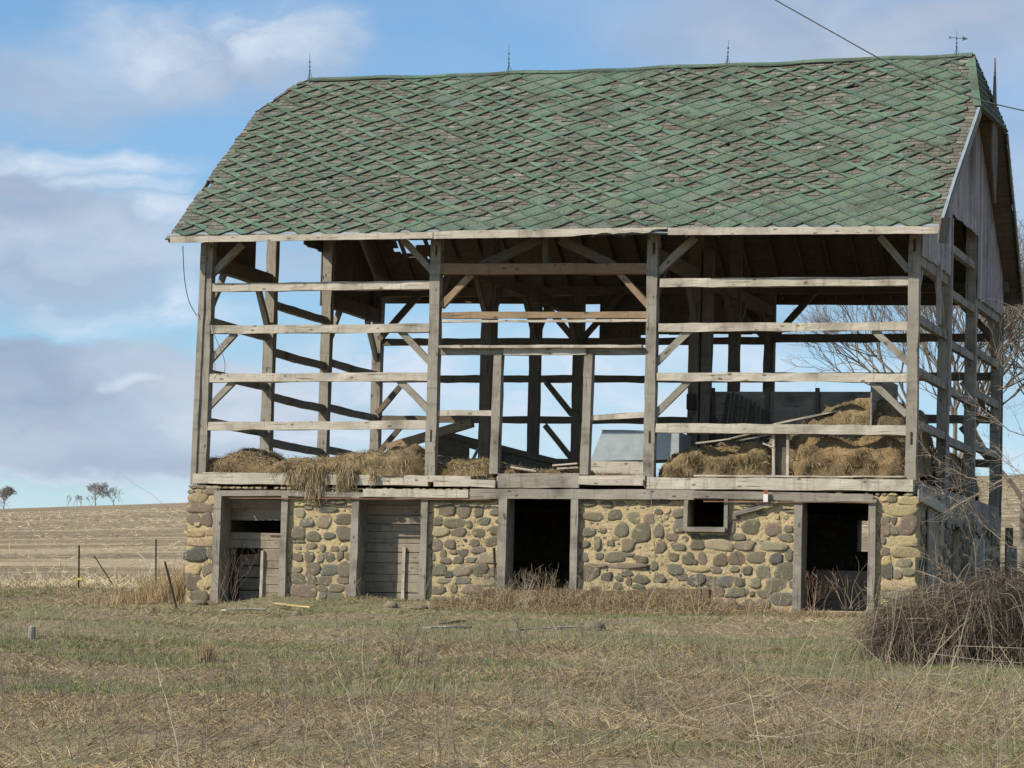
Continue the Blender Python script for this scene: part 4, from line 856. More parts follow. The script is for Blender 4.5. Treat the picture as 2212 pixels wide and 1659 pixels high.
# sheet metal hopper
hp = empty('metal_hopper', tuple(at(1370, 1022, 1.2))); tag(hp, 'galvanised sheet metal hopper with one slanting side behind the right middle post', 'hopper')
m = MB(); q = lambda x, y: tuple(at(x, y, 1.2)); m.prism([q(1274, 996), q(1466, 992), q(1467, 934), q(1302, 929)], (0, 1, 0), 1.0, uvd=((1, 0, 0), (0, 0, 1))); m.beam(np.array(q(1300, 929))-[0, .02, 0], np.array(q(1398, 931))-[0, .02, 0], .03, .012, col=(.3, .3, .3)); m.build('hopper_body', METAL, hp)
m = MB(); m.prism([q(1276, 1024), q(1392, 1026), q(1392, 997), q(1276, 996)], (0, 1, 0), .9); o = m.build('hopper_base', WPALE, hp)
# picket bundle
pk = empty('picket_bundle', tuple(at(1590, 950, 3.3))); tag(pk, 'unrolled snow fence of dark pickets leaning against the board partition', 'picket fence')
sl_ = [(1572, 849, 1553, 950), (1577, 849, 1560, 950), (1584, 848, 1570, 950), (1591, 852, 1578, 952), (1603, 855, 1590, 952), (1613, 860, 1602, 954), (1622, 863, 1612, 954), (1630, 869, 1622, 954), (1640, 878, 1632, 955), (1648, 884, 1644, 955), (1658, 892, 1654, 955), (1546, 905, 1556, 950), (1672, 912, 1668, 955), (1684, 917, 1680, 955), (1625, 874, 1616, 955), (1594, 853, 1583, 952)]
for (x0, y0, x1, y1) in sl_:
    m = MB(); m.beam(at(x1, y1, 3.28), at(x0, y0, 3.42), .045, .015, up=(0, 1, 0), jit=.003, seg=2); m.build('picket', WDARK, pk)
m = MB(); m.tube([at(1566, 905, 3.3), at(1600, 915, 3.3), at(1640, 925, 3.3), at(1680, 935, 3.3)], .006, .006, 4, (.05, .05, .05)); m.build('wire', DARKM, pk)
# ================================================================== CABLES
def cable(label, pts, r=.009, name='cable', cat='cable', col=(.07, .07, .07), n=5):
    P = [Vector(p) for p in pts]; Q = []
    for i in range(len(P)-1):
        a, b, c, d = P[max(i-1, 0)], P[i], P[i+1], P[min(i+2, len(P)-1)]
        for k in range(8):
            t = k/8; Q.append(.5*((2*b)+(-a+c)*t+(2*a-5*b+4*c-d)*t*t+(-a+3*b-3*c+d)*t**3))
    Q.append(P[-1]); m = MB(); m.tube(Q, r, r, n, col); return thing(name, label, cat, m, DARKM, smooth=True)
cable('loose black cable hanging from the left eave to the corner post', [at(395, 531, -.4), at(396, 560, -.38), at(399, 605, -.33), at(408, 650, -.25), at(425, 682, -.2)])
cable('twisted wire looping around the left corner post and its braces', [at(458, 690, -.12), at(462, 720, -.12), at(478, 758, -.14), at(486, 785, -.14), at(484, 808, -.14)], .006)
cable('short wire loop hanging beside the left corner post', [at(452, 745, -.12), at(462, 780, -.12), at(464, 800, -.12), at(456, 813, -.14)], .005)
cable('power line crossing in front of the barn roof at top right', [at(x, y, -7.) for x, y in ((1600, -44), (1675, 0), (1785, 62), (1854, 101), (1914, 133), (2010, 176), (2115, 215), (2212, 239), (2330, 262), (2600, 290))], .011, name='power_line', cat='wire')
# ================================================================== FENCE, POSTS, SCRAPS ON THE GROUND
tg = 'thin steel fence posts along the field edge'
def tpost(label, xt, yt, xb, yb, Y=None, r=.018, name='steel_fence_post', cat='fence post', group=tg, col=(.06, .045, .035), flag=False):
    b = onG(xb, yb) if Y is None else at(xb, yb, Y); t = at(xt, yt, b[1]); b = Vector(b); t = Vector(t); b.z -= .15
    r0 = empty(name, tuple(b)); tag(r0, label, cat, group)
    m = MB(); m.beam(b, t, r*2.2, r*.9, up=(0, 1, 0), jit=.001, col=col); m.beam(b+Vector((0, -r*.8, 0)), t+Vector((0, -r*.8, 0)), r*.8, r*1.2, up=(0, 1, 0), jit=.0005, col=col); m.build('post_shaft', DARKM, r0)
    if flag:
        c = Vector(at(xt-.5, 1251, b[1]-.04)); m = MB(); m.beam(c-Vector((.05, 0, 0)), c+Vector((.09, 0, .01)), .04, .035, col=(.75, .62, .03)); m.build('insulator', DARKM, r0)
    return r0
tpost('upright steel fence post with a yellow insulator at the far left', 171, 1178, 170, 1272, flag=True)
tpost('upright steel fence post behind the dead grass left of the barn', 337, 1165, 337, 1252, 16.)
tpost('dark steel post leaning left close to the barn corner', 356, 1213, 387, 1316)
tpost('bent steel rod leaning over in the stubble between the fence posts', 203, 1200, 244, 1250, 15., r=.013)
tpost('short dark steel bar standing against the wall left of the open doorway', 1067, 1183, 1073, 1283, -.5, r=.022, group=None)
b = onG(68, 1382); m = MB(); t = at(70, 1354, b[1]); m.tube([b-np.array([0, 0, .2]), (b+t)/2, t], .055, .05, 9, (.24, .225, .19)); m.tube([t, t+np.array([.0, 0, .015])], .05, .03, 9, (.34, .31, .26)); thing('stub_post', 'short weathered wooden stub post alone in the grass at far left', 'post', m, BARK)
wg = 'weathered posts behind the brush right of the barn'
for lab, xa, ya, xb, yb, X, w, mt in (('square dark post standing behind the rear right corner of the barn', 2180, 1140, 2180, 1185, None, .16, WIN), ('pale short post under the dark one behind the rear right corner', 2186, 1180, 2186, 1260, None, .2, WPALE), ('pale short post by the right basement wall in front of its far end', 2116, 1168, 2116, 1240, None, .2, WPALE)):
    Yp = 9. if xa > 2150 else 6.; m = MB(); p = at(xa, ya, Yp); 
    if xa < 2150: p[0] = 15.05; p = atX(xa, ya, 15.1)
    m.beam((p[0], p[1], .6), p, w, w*.9, up=(0, 1, 0)); thing('wooden_post', lab, 'post', m, mt, wg)
def gboard(label, a, b, w, t, mat=WPALE, name='ground_plank', lift=.04, group='planks lying at the foot of the wall'):
    A_ = onG(*a); B_ = onG(*b); A_[2] += lift; B_[2] += lift; m = MB(); m.beam(A_, B_, w, t, jit=.004); return thing(name, label, 'plank', m, mat, group)
gboard('wide whitish plank lying flat before the first door', (482, 1326), (572, 1324), .3, .03, lift=.07)
gboard('narrow yellow broken board on the grass right of the first door', (595, 1314), (672, 1322), .09, .03, mat=WYEL, lift=.09)
gboard('grey plank half buried in dead grass below the dark doorway', (1110, 1362), (1252, 1356), .22, .05, mat=WOOD, lift=.0)
gboard('reddish board in the grass between second door and dark doorway', (942, 1348), (1000, 1342), .12, .04, mat=WBROWN, lift=.0)
gboard('pale slat lying at the sill of the far right doorway', (1758, 1327), (1812, 1332), .08, .03, lift=.08)
gboard('small pale plank left of the grey one in the grass', (922, 1358), (1010, 1356), .15, .03, lift=.015)
def tbeam(label, a, b, w, t, Y, mat): m = MB(); m.beam(at(a[0], a[1], Y), at(b[0], b[1], Y), w, t, up=(0, 0, 1), jit=.015, seg=14); return thing('fallen_timber', label, 'timber', m, mat, 'dark fallen timbers along the wall')
tbeam('long dark rotten timber lying along the wall under the doorway and window', (1035, 1291), (1535, 1290), .3, .28, -.75, WROT)
tbeam('short dark timber tilted in the dead grass right of the doorway', (1262, 1296), (1330, 1322), .14, .14, -1.3, WROT)
# rocks at the wall foot
def rock(label, x, y, w, h, col, group='loose field stones at the wall foot'):
    p = onG(x, y); m = MB(); c = Vector(p)+Vector((0, 0, h*.2)); K = 11; vs = []; fs = []; jr = [[random.uniform(.82, 1.12) for _ in range(K)] for _ in range(7)]
    for i in range(7):
        a = math.pi*(i+.0)/6
        for k in range(K): b_ = 6.2832*k/K; vs.append(c+Vector((math.cos(b_)*math.sin(a)*w/2*jr[i][k], math.sin(b_)*math.sin(a)*w*.4*jr[i][k], math.cos(a)*h*.6)))
    for i in range(6):
        for k in range(K): fs.append((i*K+k, (i+1)*K+k, (i+1)*K+(k+1) % K, i*K+(k+1) % K))
    m.add(vs, fs, None, SC[col]); return thing('field_stone', label, 'stone', m, STONE, group, smooth=True)
rock('rounded pale field stone below the sill of the second door', 845, 1312, .3, .16, 'g'); rock('dark angular stone beside the grey plank in the dead grass', 1283, 1362, .42, .2, 'o')
rock('flat greenish stone under the wall right of the second door', 905, 1316, .4, .1, 'o'); rock('small brown stone left below the first door', 640, 1330, .18, .12, 'p')
rock('broad grey slab sunk in the grass at the left corner of the barn', 428, 1306, .4, .12, 'o')
# ================================================================== GRASS AND LITTER
def in_barn(X, Y): return (Y > -.15) & (Y < 10.7) & (X > -.25) & (X < 14.8)
def wedge(n, d0, d1, marg=.25, p=1.0, side=None):
    """points on the ground in front of the picture's view, widened to both sides"""
    d = d0+(d1-d0)*rng.random(n)**p; u = rng.uniform(-1-marg, 1+marg, n)*1106/FPX if side is None else rng.uniform(side[0], side[1], n)*1106/FPX
    fx, fy = -math.sin(YAW), math.cos(YAW); rx_, ry_ = math.cos(YAW), math.sin(YAW)
    return CAM[0]+d*(fx+u*rx_), CAM[1]+d*(fy+u*ry_), d
def grass(n, d0, d1, p, name, green_k=1.):
    X, Y, d = wedge(n, d0, d1, .35, p); k = ~in_barn(X, Y) & (Y < 16.5); X, Y, d = X[k], Y[k], d[k]; n = len(X)
    clump = fbm(X*1.1, Y*1.1, 61, 3); clump2 = fbm(X*4, Y*4, 63, 2); gm = fbm(X*.22+4, Y*.35+2, 71, 3)
    band = np.exp(-((Y+8)/9.)**2)*.125+np.exp(-((Y+2.5)/2.0)**2)*.05 - .10*np.clip((-24-Y)/8, 0, 1)
    green = (gm+band*green_k+rng.normal(size=n)*.10+(vnoise(X*.9, Y*1.4, 72)-.5)*.16) > .56
    Z = ground_z(X, Y)-.01; B = np.stack([X, Y, Z], 1); flat = np.clip(rng.normal(.38, .3, n)+(clump2-.5)*.7, .02, 1.3)
    flow = fbm(X*.5, Y*.5, 81, 2)*12; an = flow+rng.normal(size=n)*1.5
    D = np.stack([np.cos(an), np.sin(an)*.8, flat], 1); D[green] = np.stack([rng.normal(size=green.sum())*.3, rng.normal(size=green.sum())*.3, np.ones(green.sum())], 1)
    L_ = rng.uniform(.05, .17, n)*(.6+clump*1.1); L_[green] *= .5; W = .003+.00012*d; W = W*rng.uniform(.6, 1.3, n)
    pal = np.array([[.47, .375, .23], [.38, .295, .18], [.30, .23, .14], [.50, .425, .29], [.36, .30, .21], [.20, .15, .09], [.41, .30, .16], [.16, .115, .07]])
    C = pal[rng.integers(0, len(pal), n)]*np.array([.97, .93, .83])*rng.uniform(.75, 1.15, (n, 1))*(.45+1.1*fbm(X*.7, Y*.7, 91, 4))[:, None]
    gp = np.array([[.155, .19, .07], [.19, .215, .085], [.12, .165, .06], [.24, .24, .11]]); C[green] = gp[rng.integers(0, 4, green.sum())]*rng.uniform(.8, 1.25, (green.sum(), 1))
    v, f, c = blades(B, D, L_, W, C, .35); return v, f, c
V, F, C = join(grass(300000, 18, 45, .8, 'g'), grass(210000, 42, 82, .95, 'g'))
tag(npmesh('grass', V, F, C, BLADE), 'short dry matted grass with green patches over the yard', 'grass', kind='stuff')
# taller dead grass along the wall foot and left of the barn
def tuftfield(name, label, n, fx_, L0, L1, pal, kind='stuff', up=1.2, wid=.009, droop=.8, cat='dead grass', group=None, spread=.5):
    X, Y, s = fx_(n); Z = ground_z(X, Y)-.02; B = np.stack([X, Y, Z], 1); cl = vnoise(X*2.3, Y*2.3, 101)
    D = np.stack([rng.normal(size=n)*spread, rng.normal(size=n)*spread, np.full(n, up)*(.3+rng.random(n))], 1); L_ = rng.uniform(L0, L1, n)*(.35+.9*cl)*s
    C = np.array(pal)[rng.integers(0, len(pal), n)]*rng.uniform(.7, 1.2, (n, 1)); V, F, C = blades(B, D, L_, rng.uniform(.6, 1.3, n)*wid, C, droop, seg=3)
    return tag(npmesh(name, V, F, C, BLADE), label, cat, group, kind)
RUST = [(.38, .25, .12), (.30, .20, .10), (.42, .32, .18), (.20, .13, .07), (.46, .38, .25), (.14, .095, .055)]
def wallfoot(n):  # drift of litter
    X = rng.uniform(6.0, 14.6, n)+rng.normal(size=n)*.15; e = np.exp(-((X-7.6)/1.3)**2)*.9+np.exp(-((X-10)/1.6)**2)*.6+.5; Y = -.3-rng.random(n)**1.1*4.2*np.minimum(e, 1.1); return X, Y, np.clip(e, .5, 1.25)*np.clip(1.15+(Y+.2)*.25, .4, 1)
tuftfield('dead_grass', 'rust coloured dead grass banked along the wall foot', 46000, wallfoot, .2, .85, RUST, up=1.0, spread=.8)
def wallfoot2(n):
    X = rng.uniform(-.3, 7, n); Y = -.2-rng.random(n)*1.0; return X, Y, np.full(n, .5)
tuftfield('dead_grass', 'sparse dead grass along the wall foot by the first two doors', 6000, wallfoot2, .1, .4, RUST)
def tallleft(n):
    X = -1.15+rng.normal(size=n)*.62; Y = 2.4+rng.normal(size=n)*1.5; return X, Y, np.clip(1.15-.75*np.abs((X+.75)/1.1), .15, 1.2)*(.6+.6*vnoise(X*3, Y*2, 7))
tuftfield('tall_grass_clump', 'thick golden brown clump of tall dead grass against the left corner of the barn', 7500, tallleft, .5, 1.3, [(.42, .30, .16), (.36, .25, .13), (.47, .36, .21), (.30, .20, .10)], kind='stuff', up=2.2, droop=.45, wid=.011, spread=.38)
m = MB()
for i in range(260):
    X = random.choice((random.gauss(7.6, .9), random.gauss(10.2, 1.2), random.uniform(6, 14.4))); Y = -.5-random.random()*3.4; b = Vector((X, Y, float(ground_z(X, Y))-.03)); h = random.uniform(.25, .85); k = random.uniform(.6, 1.15); c_ = random.choice(((.40*k, .33*k, .22*k), (.28*k, .20*k, .13*k), (.46*k, .40*k, .29*k)))
    d = Vector((random.gauss(0, .35), random.gauss(0, .25), 1)).normalized(); P = [b]
    for q_ in range(4): P.append(P[-1]+d*h/4); d = (d+Vector((random.gauss(0, .16), random.gauss(0, .12), -.03))).normalized()
    m.tube(P, .0055, .002, 3, c_)
    for q_ in (2, 3, 3, 4):
        if random.random() < .6: e = P[q_]+Vector((random.gauss(0, .09), random.gauss(0, .07), random.uniform(.04, .13))); m.tube([P[q_], e], .003, .0015, 3, c_)
tag(m.build('dry_weeds', BLADE), 'loose stand of brittle dead weeds along the wall from the dark doorway to the right end', 'dead weeds', kind='stuff')
def tuft(n):
    p = onG(447, 1432); X = p[0]+rng.normal(size=n)*.045; Y = p[1]+rng.normal(size=n)*.05; return X, Y, np.full(n, 1.1)
tuftfield('grass_tuft', 'single upright golden tuft of dead grass in the left of the yard', 420, tuft, .15, .36, [(.40, .29, .15), (.34, .24, .12), (.46, .36, .21)], kind=None, up=3.2, wid=.006, droop=.3, cat='grass tuft', spread=.3)
def fieldedge(n):
    X, Y, d = wedge(n, 74, 84, .3); return X, Y, np.full(n, 1.)
tuftfield('dead_grass', 'rough dead grass along the fence at the field edge', 9000, fieldedge, .15, .5, [(.36, .27, .16), (.30, .22, .13), (.44, .36, .22), (.20, .19, .09)], wid=.014)
# corn stubble
n = 90000; d = 78+330*rng.random(n)**1.6; u = rng.uniform(-1.3, 1.3, n)*1106/FPX; X = CAM[0]+d*(-math.sin(YAW)+u*math.cos(YAW)); Y = CAM[1]+d*(math.cos(YAW)+u*math.sin(YAW))
Y = np.round(Y/.95)*.95+rng.normal(size=n)*.13; k = (Y > 16.5) & (vnoise(X*.12, Y*.5, 121) > .36-.3*np.exp(-((Y-24)/7)**2)); X, Y = X[k], Y[k]; n = len(X); B = np.stack([X, Y, ground_z(X, Y)-.01], 1)
lie = rng.random(n) < np.where(Y < 40, .9, .985); D = np.stack([rng.normal(size=n)*1.6, rng.normal(size=n)*.3, np.where(lie, rng.uniform(-.02, .14, n), .6)], 1); D[~lie, :2] *= .15
C = np.array([[.60, .50, .33], [.48, .38, .24], [.66, .58, .42]])[rng.integers(0, 3, n)]*rng.uniform(.65, 1.1, (n, 1)); dd_ = Y+60
V, F, C = blades(B, D, rng.uniform(.12, .36, n)*(1+dd_*.003), .010+dd_*.00015, C, .1, seg=1); tag(npmesh('corn_stubble', V, F, C, BLADE), 'pale cut corn stubble scattered in rows over the field', 'stubble', kind='stuff')
n = 20000; u = rng.uniform(-1.35, -.5, n)*1106/FPX; d = 82+rng.random(n)*13; X = CAM[0]+d*(-math.sin(YAW)+u*math.cos(YAW)); Y = CAM[1]+d*(math.cos(YAW)+u*math.sin(YAW)); B = np.stack([X, Y, ground_z(X, Y)], 1)
D = np.stack([rng.normal(size=n)*1.3, rng.normal(size=n)*.5, rng.random(n)*.35], 1); C = np.array([.62, .51, .32])*rng.uniform(.6, 1.1, (n, 1)); V, F, C = blades(B, D, rng.uniform(.2, .55, n), np.full(n, .024), C, .1, seg=1)
tag(npmesh('corn_straw', V, F, C, BLADE), 'bright band of fallen corn straw beyond the fence', 'straw', kind='stuff')
# fallen thick stalks in the right foreground
n = 120; u = rng.uniform(.1, 1.35, n); d = 22+16*rng.random(n); X = CAM[0]+d*(-math.sin(YAW)+u*1106/FPX*math.cos(YAW)); Y = CAM[1]+d*(math.cos(YAW)+u*1106/FPX*math.sin(YAW)); m = MB()
for i in range(n):
    b = Vector((X[i], Y[i], float(ground_z(X[i], Y[i])))); an = random.choice((0, math.pi))+random.gauss(0, .55); tl = abs(random.gauss(0, .28)) if random.random() < .75 else random.uniform(.5, 1.4); L_ = random.uniform(.3, 1.0)
    dd = Vector((math.cos(an)*math.cos(tl), math.sin(an)*math.cos(tl)*.8, math.sin(tl))); b.z += .04+random.random()*.12; k = random.uniform(.75, 1.15); e = b+dd*L_; mid = b.lerp(e, .5)+Vector((0, 0, -.03))
    m.tube([b, mid, e], random.uniform(.0028, .005), .002, 4, (.38*k, .31*k, .20*k))
    if random.random() < .35:                       # snapped top hanging at an angle
        e2 = e+Vector((random.uniform(-.4, .4), random.uniform(-.1, .1), -abs(e.z-float(ground_z(e.x, e.y)))*.9)); m.tube([e, e2], .0035, .002, 4, (.44*k, .36*k, .24*k))
for i in range(420):
    d_ = random.uniform(24, 42); u_ = (random.uniform(.15, 1.25))*1106/FPX; X0 = CAM[0]+d_*(-math.sin(YAW)+u_*math.cos(YAW)); Y0 = CAM[1]+d_*(math.cos(YAW)+u_*math.sin(YAW)); P = [Vector((X0, Y0, float(ground_z(X0, Y0))-.02))]; h = random.uniform(.18, .62); d = Vector((random.gauss(0, .45), random.gauss(0, .3), 1)).normalized(); k = random.uniform(.5, 1.05)
    for q_ in range(4): P.append(P[-1]+d*h/4); d = (d+Vector((random.gauss(0, .3), random.gauss(0, .2), -.18))).normalized()
    c_ = (.36*k, .30*k, .21*k); m.tube(P, random.uniform(.0025, .0045), .0015, 3, c_)
    if random.random() < .6: m.tube([P[2], P[2]+Vector((random.gauss(0, .13), random.gauss(0, .1), random.uniform(0, .14)))], .0022, .0012, 3, c_)
tag(m.build('fallen_stalks', BLADE), 'tangle of snapped dry stalks lying over the right foreground', 'dry stalks', kind='stuff')
m = MB(); n = 2300
X, Y, d = wedge(n, 20, 48, .25)
for i in range(n):
    if Y[i] > -1: continue
    b = Vector((X[i], Y[i], float(ground_z(X[i], Y[i]))-.02)); k = random.uniform(.5, 1.1); h = random.uniform(.12, .5)*(1.25 if X[i] > 12 else .8); p = [b]; dr = Vector((random.gauss(0, .2), random.gauss(0, .2), 1))
    for q_ in range(3): p.append(p[-1]+dr*h/3); dr = dr+Vector((random.gauss(0, .15), random.gauss(0, .15), 0))
    m.tube(p, .0035, .0015, 3, (.30*k, .24*k, .17*k))
    if random.random() < .5: m.tube([p[2], p[2]+Vector((random.gauss(0, .08), random.gauss(0, .08), .1))], .002, .001, 3, (.30*k, .24*k, .17*k))
tag(m.build('dry_stems', BLADE), 'thin dead weed stems standing all over the yard', 'dry stems', kind='stuff')
# individual tall stalks in the foreground: root and tip in the picture
def stalk(label, pts, r=.006, col=(.50, .43, .30), br=0, group='tall dry weed stalks in the foreground', name='weed_stalk', cat='weed stalk', Y=None, brl=.25):
    b = onG(*pts[0]) if Y is None else at(*pts[0], Y); Yb = b[1]; m = MB(); P = [Vector(b)-Vector((0, 0, .05))]+[Vector(at(x, y, Yb+random.uniform(-.05, .05))) for x, y in pts[1:]]
    Q = []
    for i in range(len(P)-1):
        for k in range(4): Q.append(P[i].lerp(P[i+1], k/4)+Vector((random.gauss(0, .004), random.gauss(0, .004), 0)))
    Q.append(P[-1]); r *= .78; col = tuple(x*.86 for x in col); m.tube(Q, r, r*.35, 5, col)
    for k in range(br):
        i = random.randint(len(Q)//3, len(Q)-2); d = (Q[i+1]-Q[i]).normalized()+Vector((random.choice((-1, 1))*random.uniform(.3, .9), random.gauss(0, .3), .2)); e = Q[i]+d.normalized()*random.uniform(.4, 1)*brl
        m.tube([Q[i], Q[i].lerp(e, .5)+Vector((0, 0, -.01)), e], r*.45, r*.2, 4, col)
        e2 = e+Vector((random.gauss(0, .06), 0, .08)); m.tube([Q[i].lerp(e, .5), e2], r*.35, r*.15, 3, col)
    return thing(name, label, cat, m, BLADE, group)
stalk('tallest thin pale stalk leaning left in the left foreground', [(395, 1700), (382, 1610), (355, 1500), (335, 1430), (330, 1390), (338, 1352)], .005, (.56, .50, .37))
stalk('pale stalk with a kink rising left of centre to near the wall foot', [(820, 1680), (808, 1600), (790, 1530), (785, 1450), (783, 1395), (786, 1345)], .0055)
stalk('pale stalk forking right from the centre left cluster', [(815, 1690), (828, 1570), (850, 1500), (880, 1450), (907, 1375)], .005)
stalk('long stalk of the cluster leaning far left, with a hooked tip', [(830, 1690), (770, 1560), (740, 1470), (722, 1425), (714, 1402)], .005, br=2)
stalk('brownish stalk of the cluster bending out low to the left', [(790, 1700), (740, 1620), (700, 1575), (678, 1560)], .007, (.40, .32, .2), br=3)
stalk('dark thin upright stalk right of the centre left cluster', [(975, 1690), (968, 1600), (960, 1520), (955, 1420), (960, 1380)], .005, (.34, .28, .2), br=2)
stalk('second stalk of the cluster leaning left beside the longest', [(800, 1690), (760, 1560), (755, 1500), (712, 1430)], .0045, (.45, .38, .27))
stalk('short stalk at the bottom edge left of the cluster', [(655, 1690), (660, 1600), (668, 1530)], .005, (.42, .35, .24), br=1)
stalk('straight pale stalk leaning right in the centre foreground', [(1030, 1690), (1048, 1600), (1065, 1558)], .0045)
stalk('dark twig with side shoots in the centre foreground', [(1240, 1690), (1225, 1620), (1200, 1555)], .006, (.22, .17, .12), br=5)
stalk('pale stalk leaning left right of centre, upper part bleached', [(1670, 1720), (1640, 1600), (1620, 1500), (1612, 1440), (1606, 1400)], .0045, (.55, .48, .35))
stalk('slender stalk leaning left in the middle right foreground', [(1420, 1700), (1395, 1590), (1375, 1500), (1370, 1430)], .0045, (.48, .41, .30), br=1)
stalk('thick straight stalk leaning right before the brush mound', [(1912, 1560), (1965, 1480), (2030, 1400), (2085, 1345), (2096, 1335)], .012, (.34, .27, .18))
stalk('long stalk leaning right at the far right beside the brush mound', [(1990, 1620), (2020, 1540), (2055, 1450), (2090, 1330), (2102, 1280)], .008, (.40, .33, .23), br=2)
stalk('bent stalk with its top snapped to the right at the far right edge', [(2050, 1480), (2062, 1400), (2066, 1395), (2260, 1402)], .008, (.48, .40, .28))
stalk('second snapped stalk lying level below the first at the far right', [(2000, 1500), (2006, 1420), (2010, 1412), (2110, 1425), (2210, 1432)], .007, (.46, .38, .26))
stalk('pale cane slanting down to the right over the brush mound', [(2290, 1440), (2212, 1380), (2180, 1335), (2120, 1285), (2092, 1277)], .011, (.45, .36, .24))
stalk('thin bare sapling standing before the wall between doorway and window', [(1418, 1310), (1416, 1250), (1414, 1180), (1408, 1100), (1405, 1060), (1400, 1000), (1380, 930)], .012, (.26, .22, .17), br=9, group=None, name='sapling', cat='sapling', Y=-1.6, brl=.5)
for lab, xs in (('leftmost thin stem before the wall right of the doorway', 1300), ('second thin stem before the wall right of the doorway', 1322), ('third thin stem before the wall near the sapling', 1350), ('thin stem right of the sapling before the wall', 1440)):
    stalk(lab, [(xs+6, 1290), (xs+2, 1200), (xs-4, 1110)], .005, (.30, .25, .18), br=2, Y=-1.2, group='thin stems before the wall right of the doorway')
stalk('long whip arching up to the left from the first door into the sky', [(500, 1310), (470, 1250), (425, 1175), (400, 1140), (370, 1105), (330, 1070), (290, 1045), (266, 1028)], .007, (.24, .20, .15), br=3, group=None, name='sapling', cat='sapling', Y=-.9)
# bushy shrubs of bare twigs
def grow(m, p, d, L_, r, dep, col, spread=.5, rs=.66, nb=(2, 3), up=.12, nseg=3, minr=.002, sides=4, stats=None, wob=.12):
    pts = [p]; q = p; dd = d.copy()
    for k in range(nseg):
        dd = (dd+Vector((random.gauss(0, wob), random.gauss(0, wob), random.gauss(0, wob)+up*.3))).normalized(); q = q+dd*(L_/nseg); pts.append(q)
    m.tube(pts, r, max(minr, r*rs), max(3, sides if dep > 2 else 3), col)
    if dep <= 0: return
    for k in range(random.randint(*nb)+(1 if dep > 3 else 0)):
        t = random.choice((1, 1, .66)) if k else 1; i = int(round(t*nseg)); b = pts[i]; a = dd.orthogonal().normalized(); a.rotate(Matrix.Rotation(random.uniform(0, 6.28), 3, dd)); sp = spread*random.uniform(.5, 1.3)
        nd_ = (dd*math.cos(sp)+a*math.sin(sp)+Vector((0, 0, up))).normalized(); grow(m, b, nd_, L_*random.uniform(.62, .86), max(minr, r*rs*random.uniform(.75, 1)), dep-1, col, spread, rs, nb, up, nseg, minr, sides, stats, wob)
def shrub(label, x, y, h, n, dep, col, Y=None, spread=.5, r=.008, group='bare twiggy shrubs in the yard', name='twiggy_shrub', lean=.5):
    b = onG(x, y) if Y is None else at(x, y, Y); m = MB()
    for k in range(n):
        d = Vector((random.gauss(0, lean), random.gauss(0, lean), 1)).normalized(); grow(m, Vector(b)+Vector((random.gauss(0, .05), random.gauss(0, .05), -.03)), d, h*.36*random.uniform(.6, 1.1), r, dep, col, spread, .65, (1, 3), .2, 3, .0016)
    return thing(name, label, 'shrub', m, BARK, group)
TW = (.15, .115, .08)
shrub('dark twiggy shrub low in the grass left of centre, nearest the second door', 862, 1438, .75, 6, 3, TW, lean=.6)
shrub('small dark shrub with one tall centre twig below the dark doorway', 1128, 1412, .8, 4, 3, TW)
shrub('small dark shrub just right of the left central one', 905, 1445, .5, 4, 2, TW, lean=.8)
shrub('low dark shrub at the left edge of the dark doorway patch', 1062, 1418, .55, 4, 2, TW)
shrub('grey brown weed bush at the foot of the dark doorway', 1135, 1320, 1.0, 8, 3, (.36, .29, .2), r=.006)
shrub('pale dry weed bush in the dark doorway, right side', 1200, 1300, .95, 4, 3, (.40, .33, .22), Y=-.7, r=.005)
shrub('thin reddish sapling with fine twigs before the first door', 505, 1316, 1.6, 3, 4, (.20, .14, .105), Y=-.6, r=.007, spread=.6, lean=.22)
shrub('second reddish sapling at the left jamb of the first door', 468, 1318, 1.4, 2, 4, (.22, .165, .125), Y=-.5, r=.007, spread=.55, lean=.2)
shrub('tan weed bush in the far right doorway', 1830, 1312, 1.1, 5, 3, (.40, .31, .2), Y=-.3, r=.006, lean=.3)
shrub('rusty brush on the left side of the far right doorway', 1752, 1316, .8, 7, 3, (.27, .16, .1), Y=-.2, r=.006, lean=.6)
shrub('small dead bush rooted on the sill above the dark doorway', 1150, 1022, .28, 3, 2, (.34, .28, .2), Y=-.1, r=.004, group=None)
# ================================================================== BRUSH MOUND
mc = onG(2010, 1440); MX, MY = 13.9+3.0, float(mc[1])+1.0
c0 = np.array(at(2110, 1440, MY)); Xc = float(c0[0])+.07; zc = float(ground_z(Xc, MY))
RX, RYm, RZ = 1.5, 1.3, 1.3
def mound_top(x, y):
    q = ((x-Xc)/RX)**2+((y-MY)/RYm)**2
    return RZ*math.sqrt(max(0, 1-q))*(.72+.4*float(fbm(x*2.1, y*2.1, 131, 3)))*(1.08 if x > Xc else .9)
m = MB(); VC = [(.085, .066, .046), (.06, .045, .034), (.12, .092, .062), (.175, .14, .095), (.095, .06, .042), (.24, .195, .14)]
for i in range(2600):                        # arching vines: rise from inside, bend over and hang
    a = random.uniform(0, 6.283); r0_ = random.random()**.6*.8; x = Xc+math.cos(a)*r0_*RX; y = MY+math.sin(a)*r0_*RYm; z = float(ground_z(x, y))+mound_top(x, y)*random.uniform(.55, 1.0)
    an = random.gauss(a, .9) if random.random() < .75 else random.uniform(0, 6.28); sl2 = random.uniform(-.25, .55); d = Vector((math.cos(an), math.sin(an), sl2)).normalized(); L_ = random.uniform(.35, 1.1); p = Vector((x, y, z)); P = [p]; g = random.uniform(.12, .42)
    for k in range(7):
        d = (d+Vector((random.gauss(0, .12), random.gauss(0, .12), -g))).normalized(); p = p+d*(L_/7)
        if p.z < float(ground_z(p.x, p.y)): break
        P.append(p.copy())
    if len(P) > 2: m.tube(P, random.uniform(.0025, .005), .0018, 3, random.choice(VC))
V1 = np.array(m.v); 
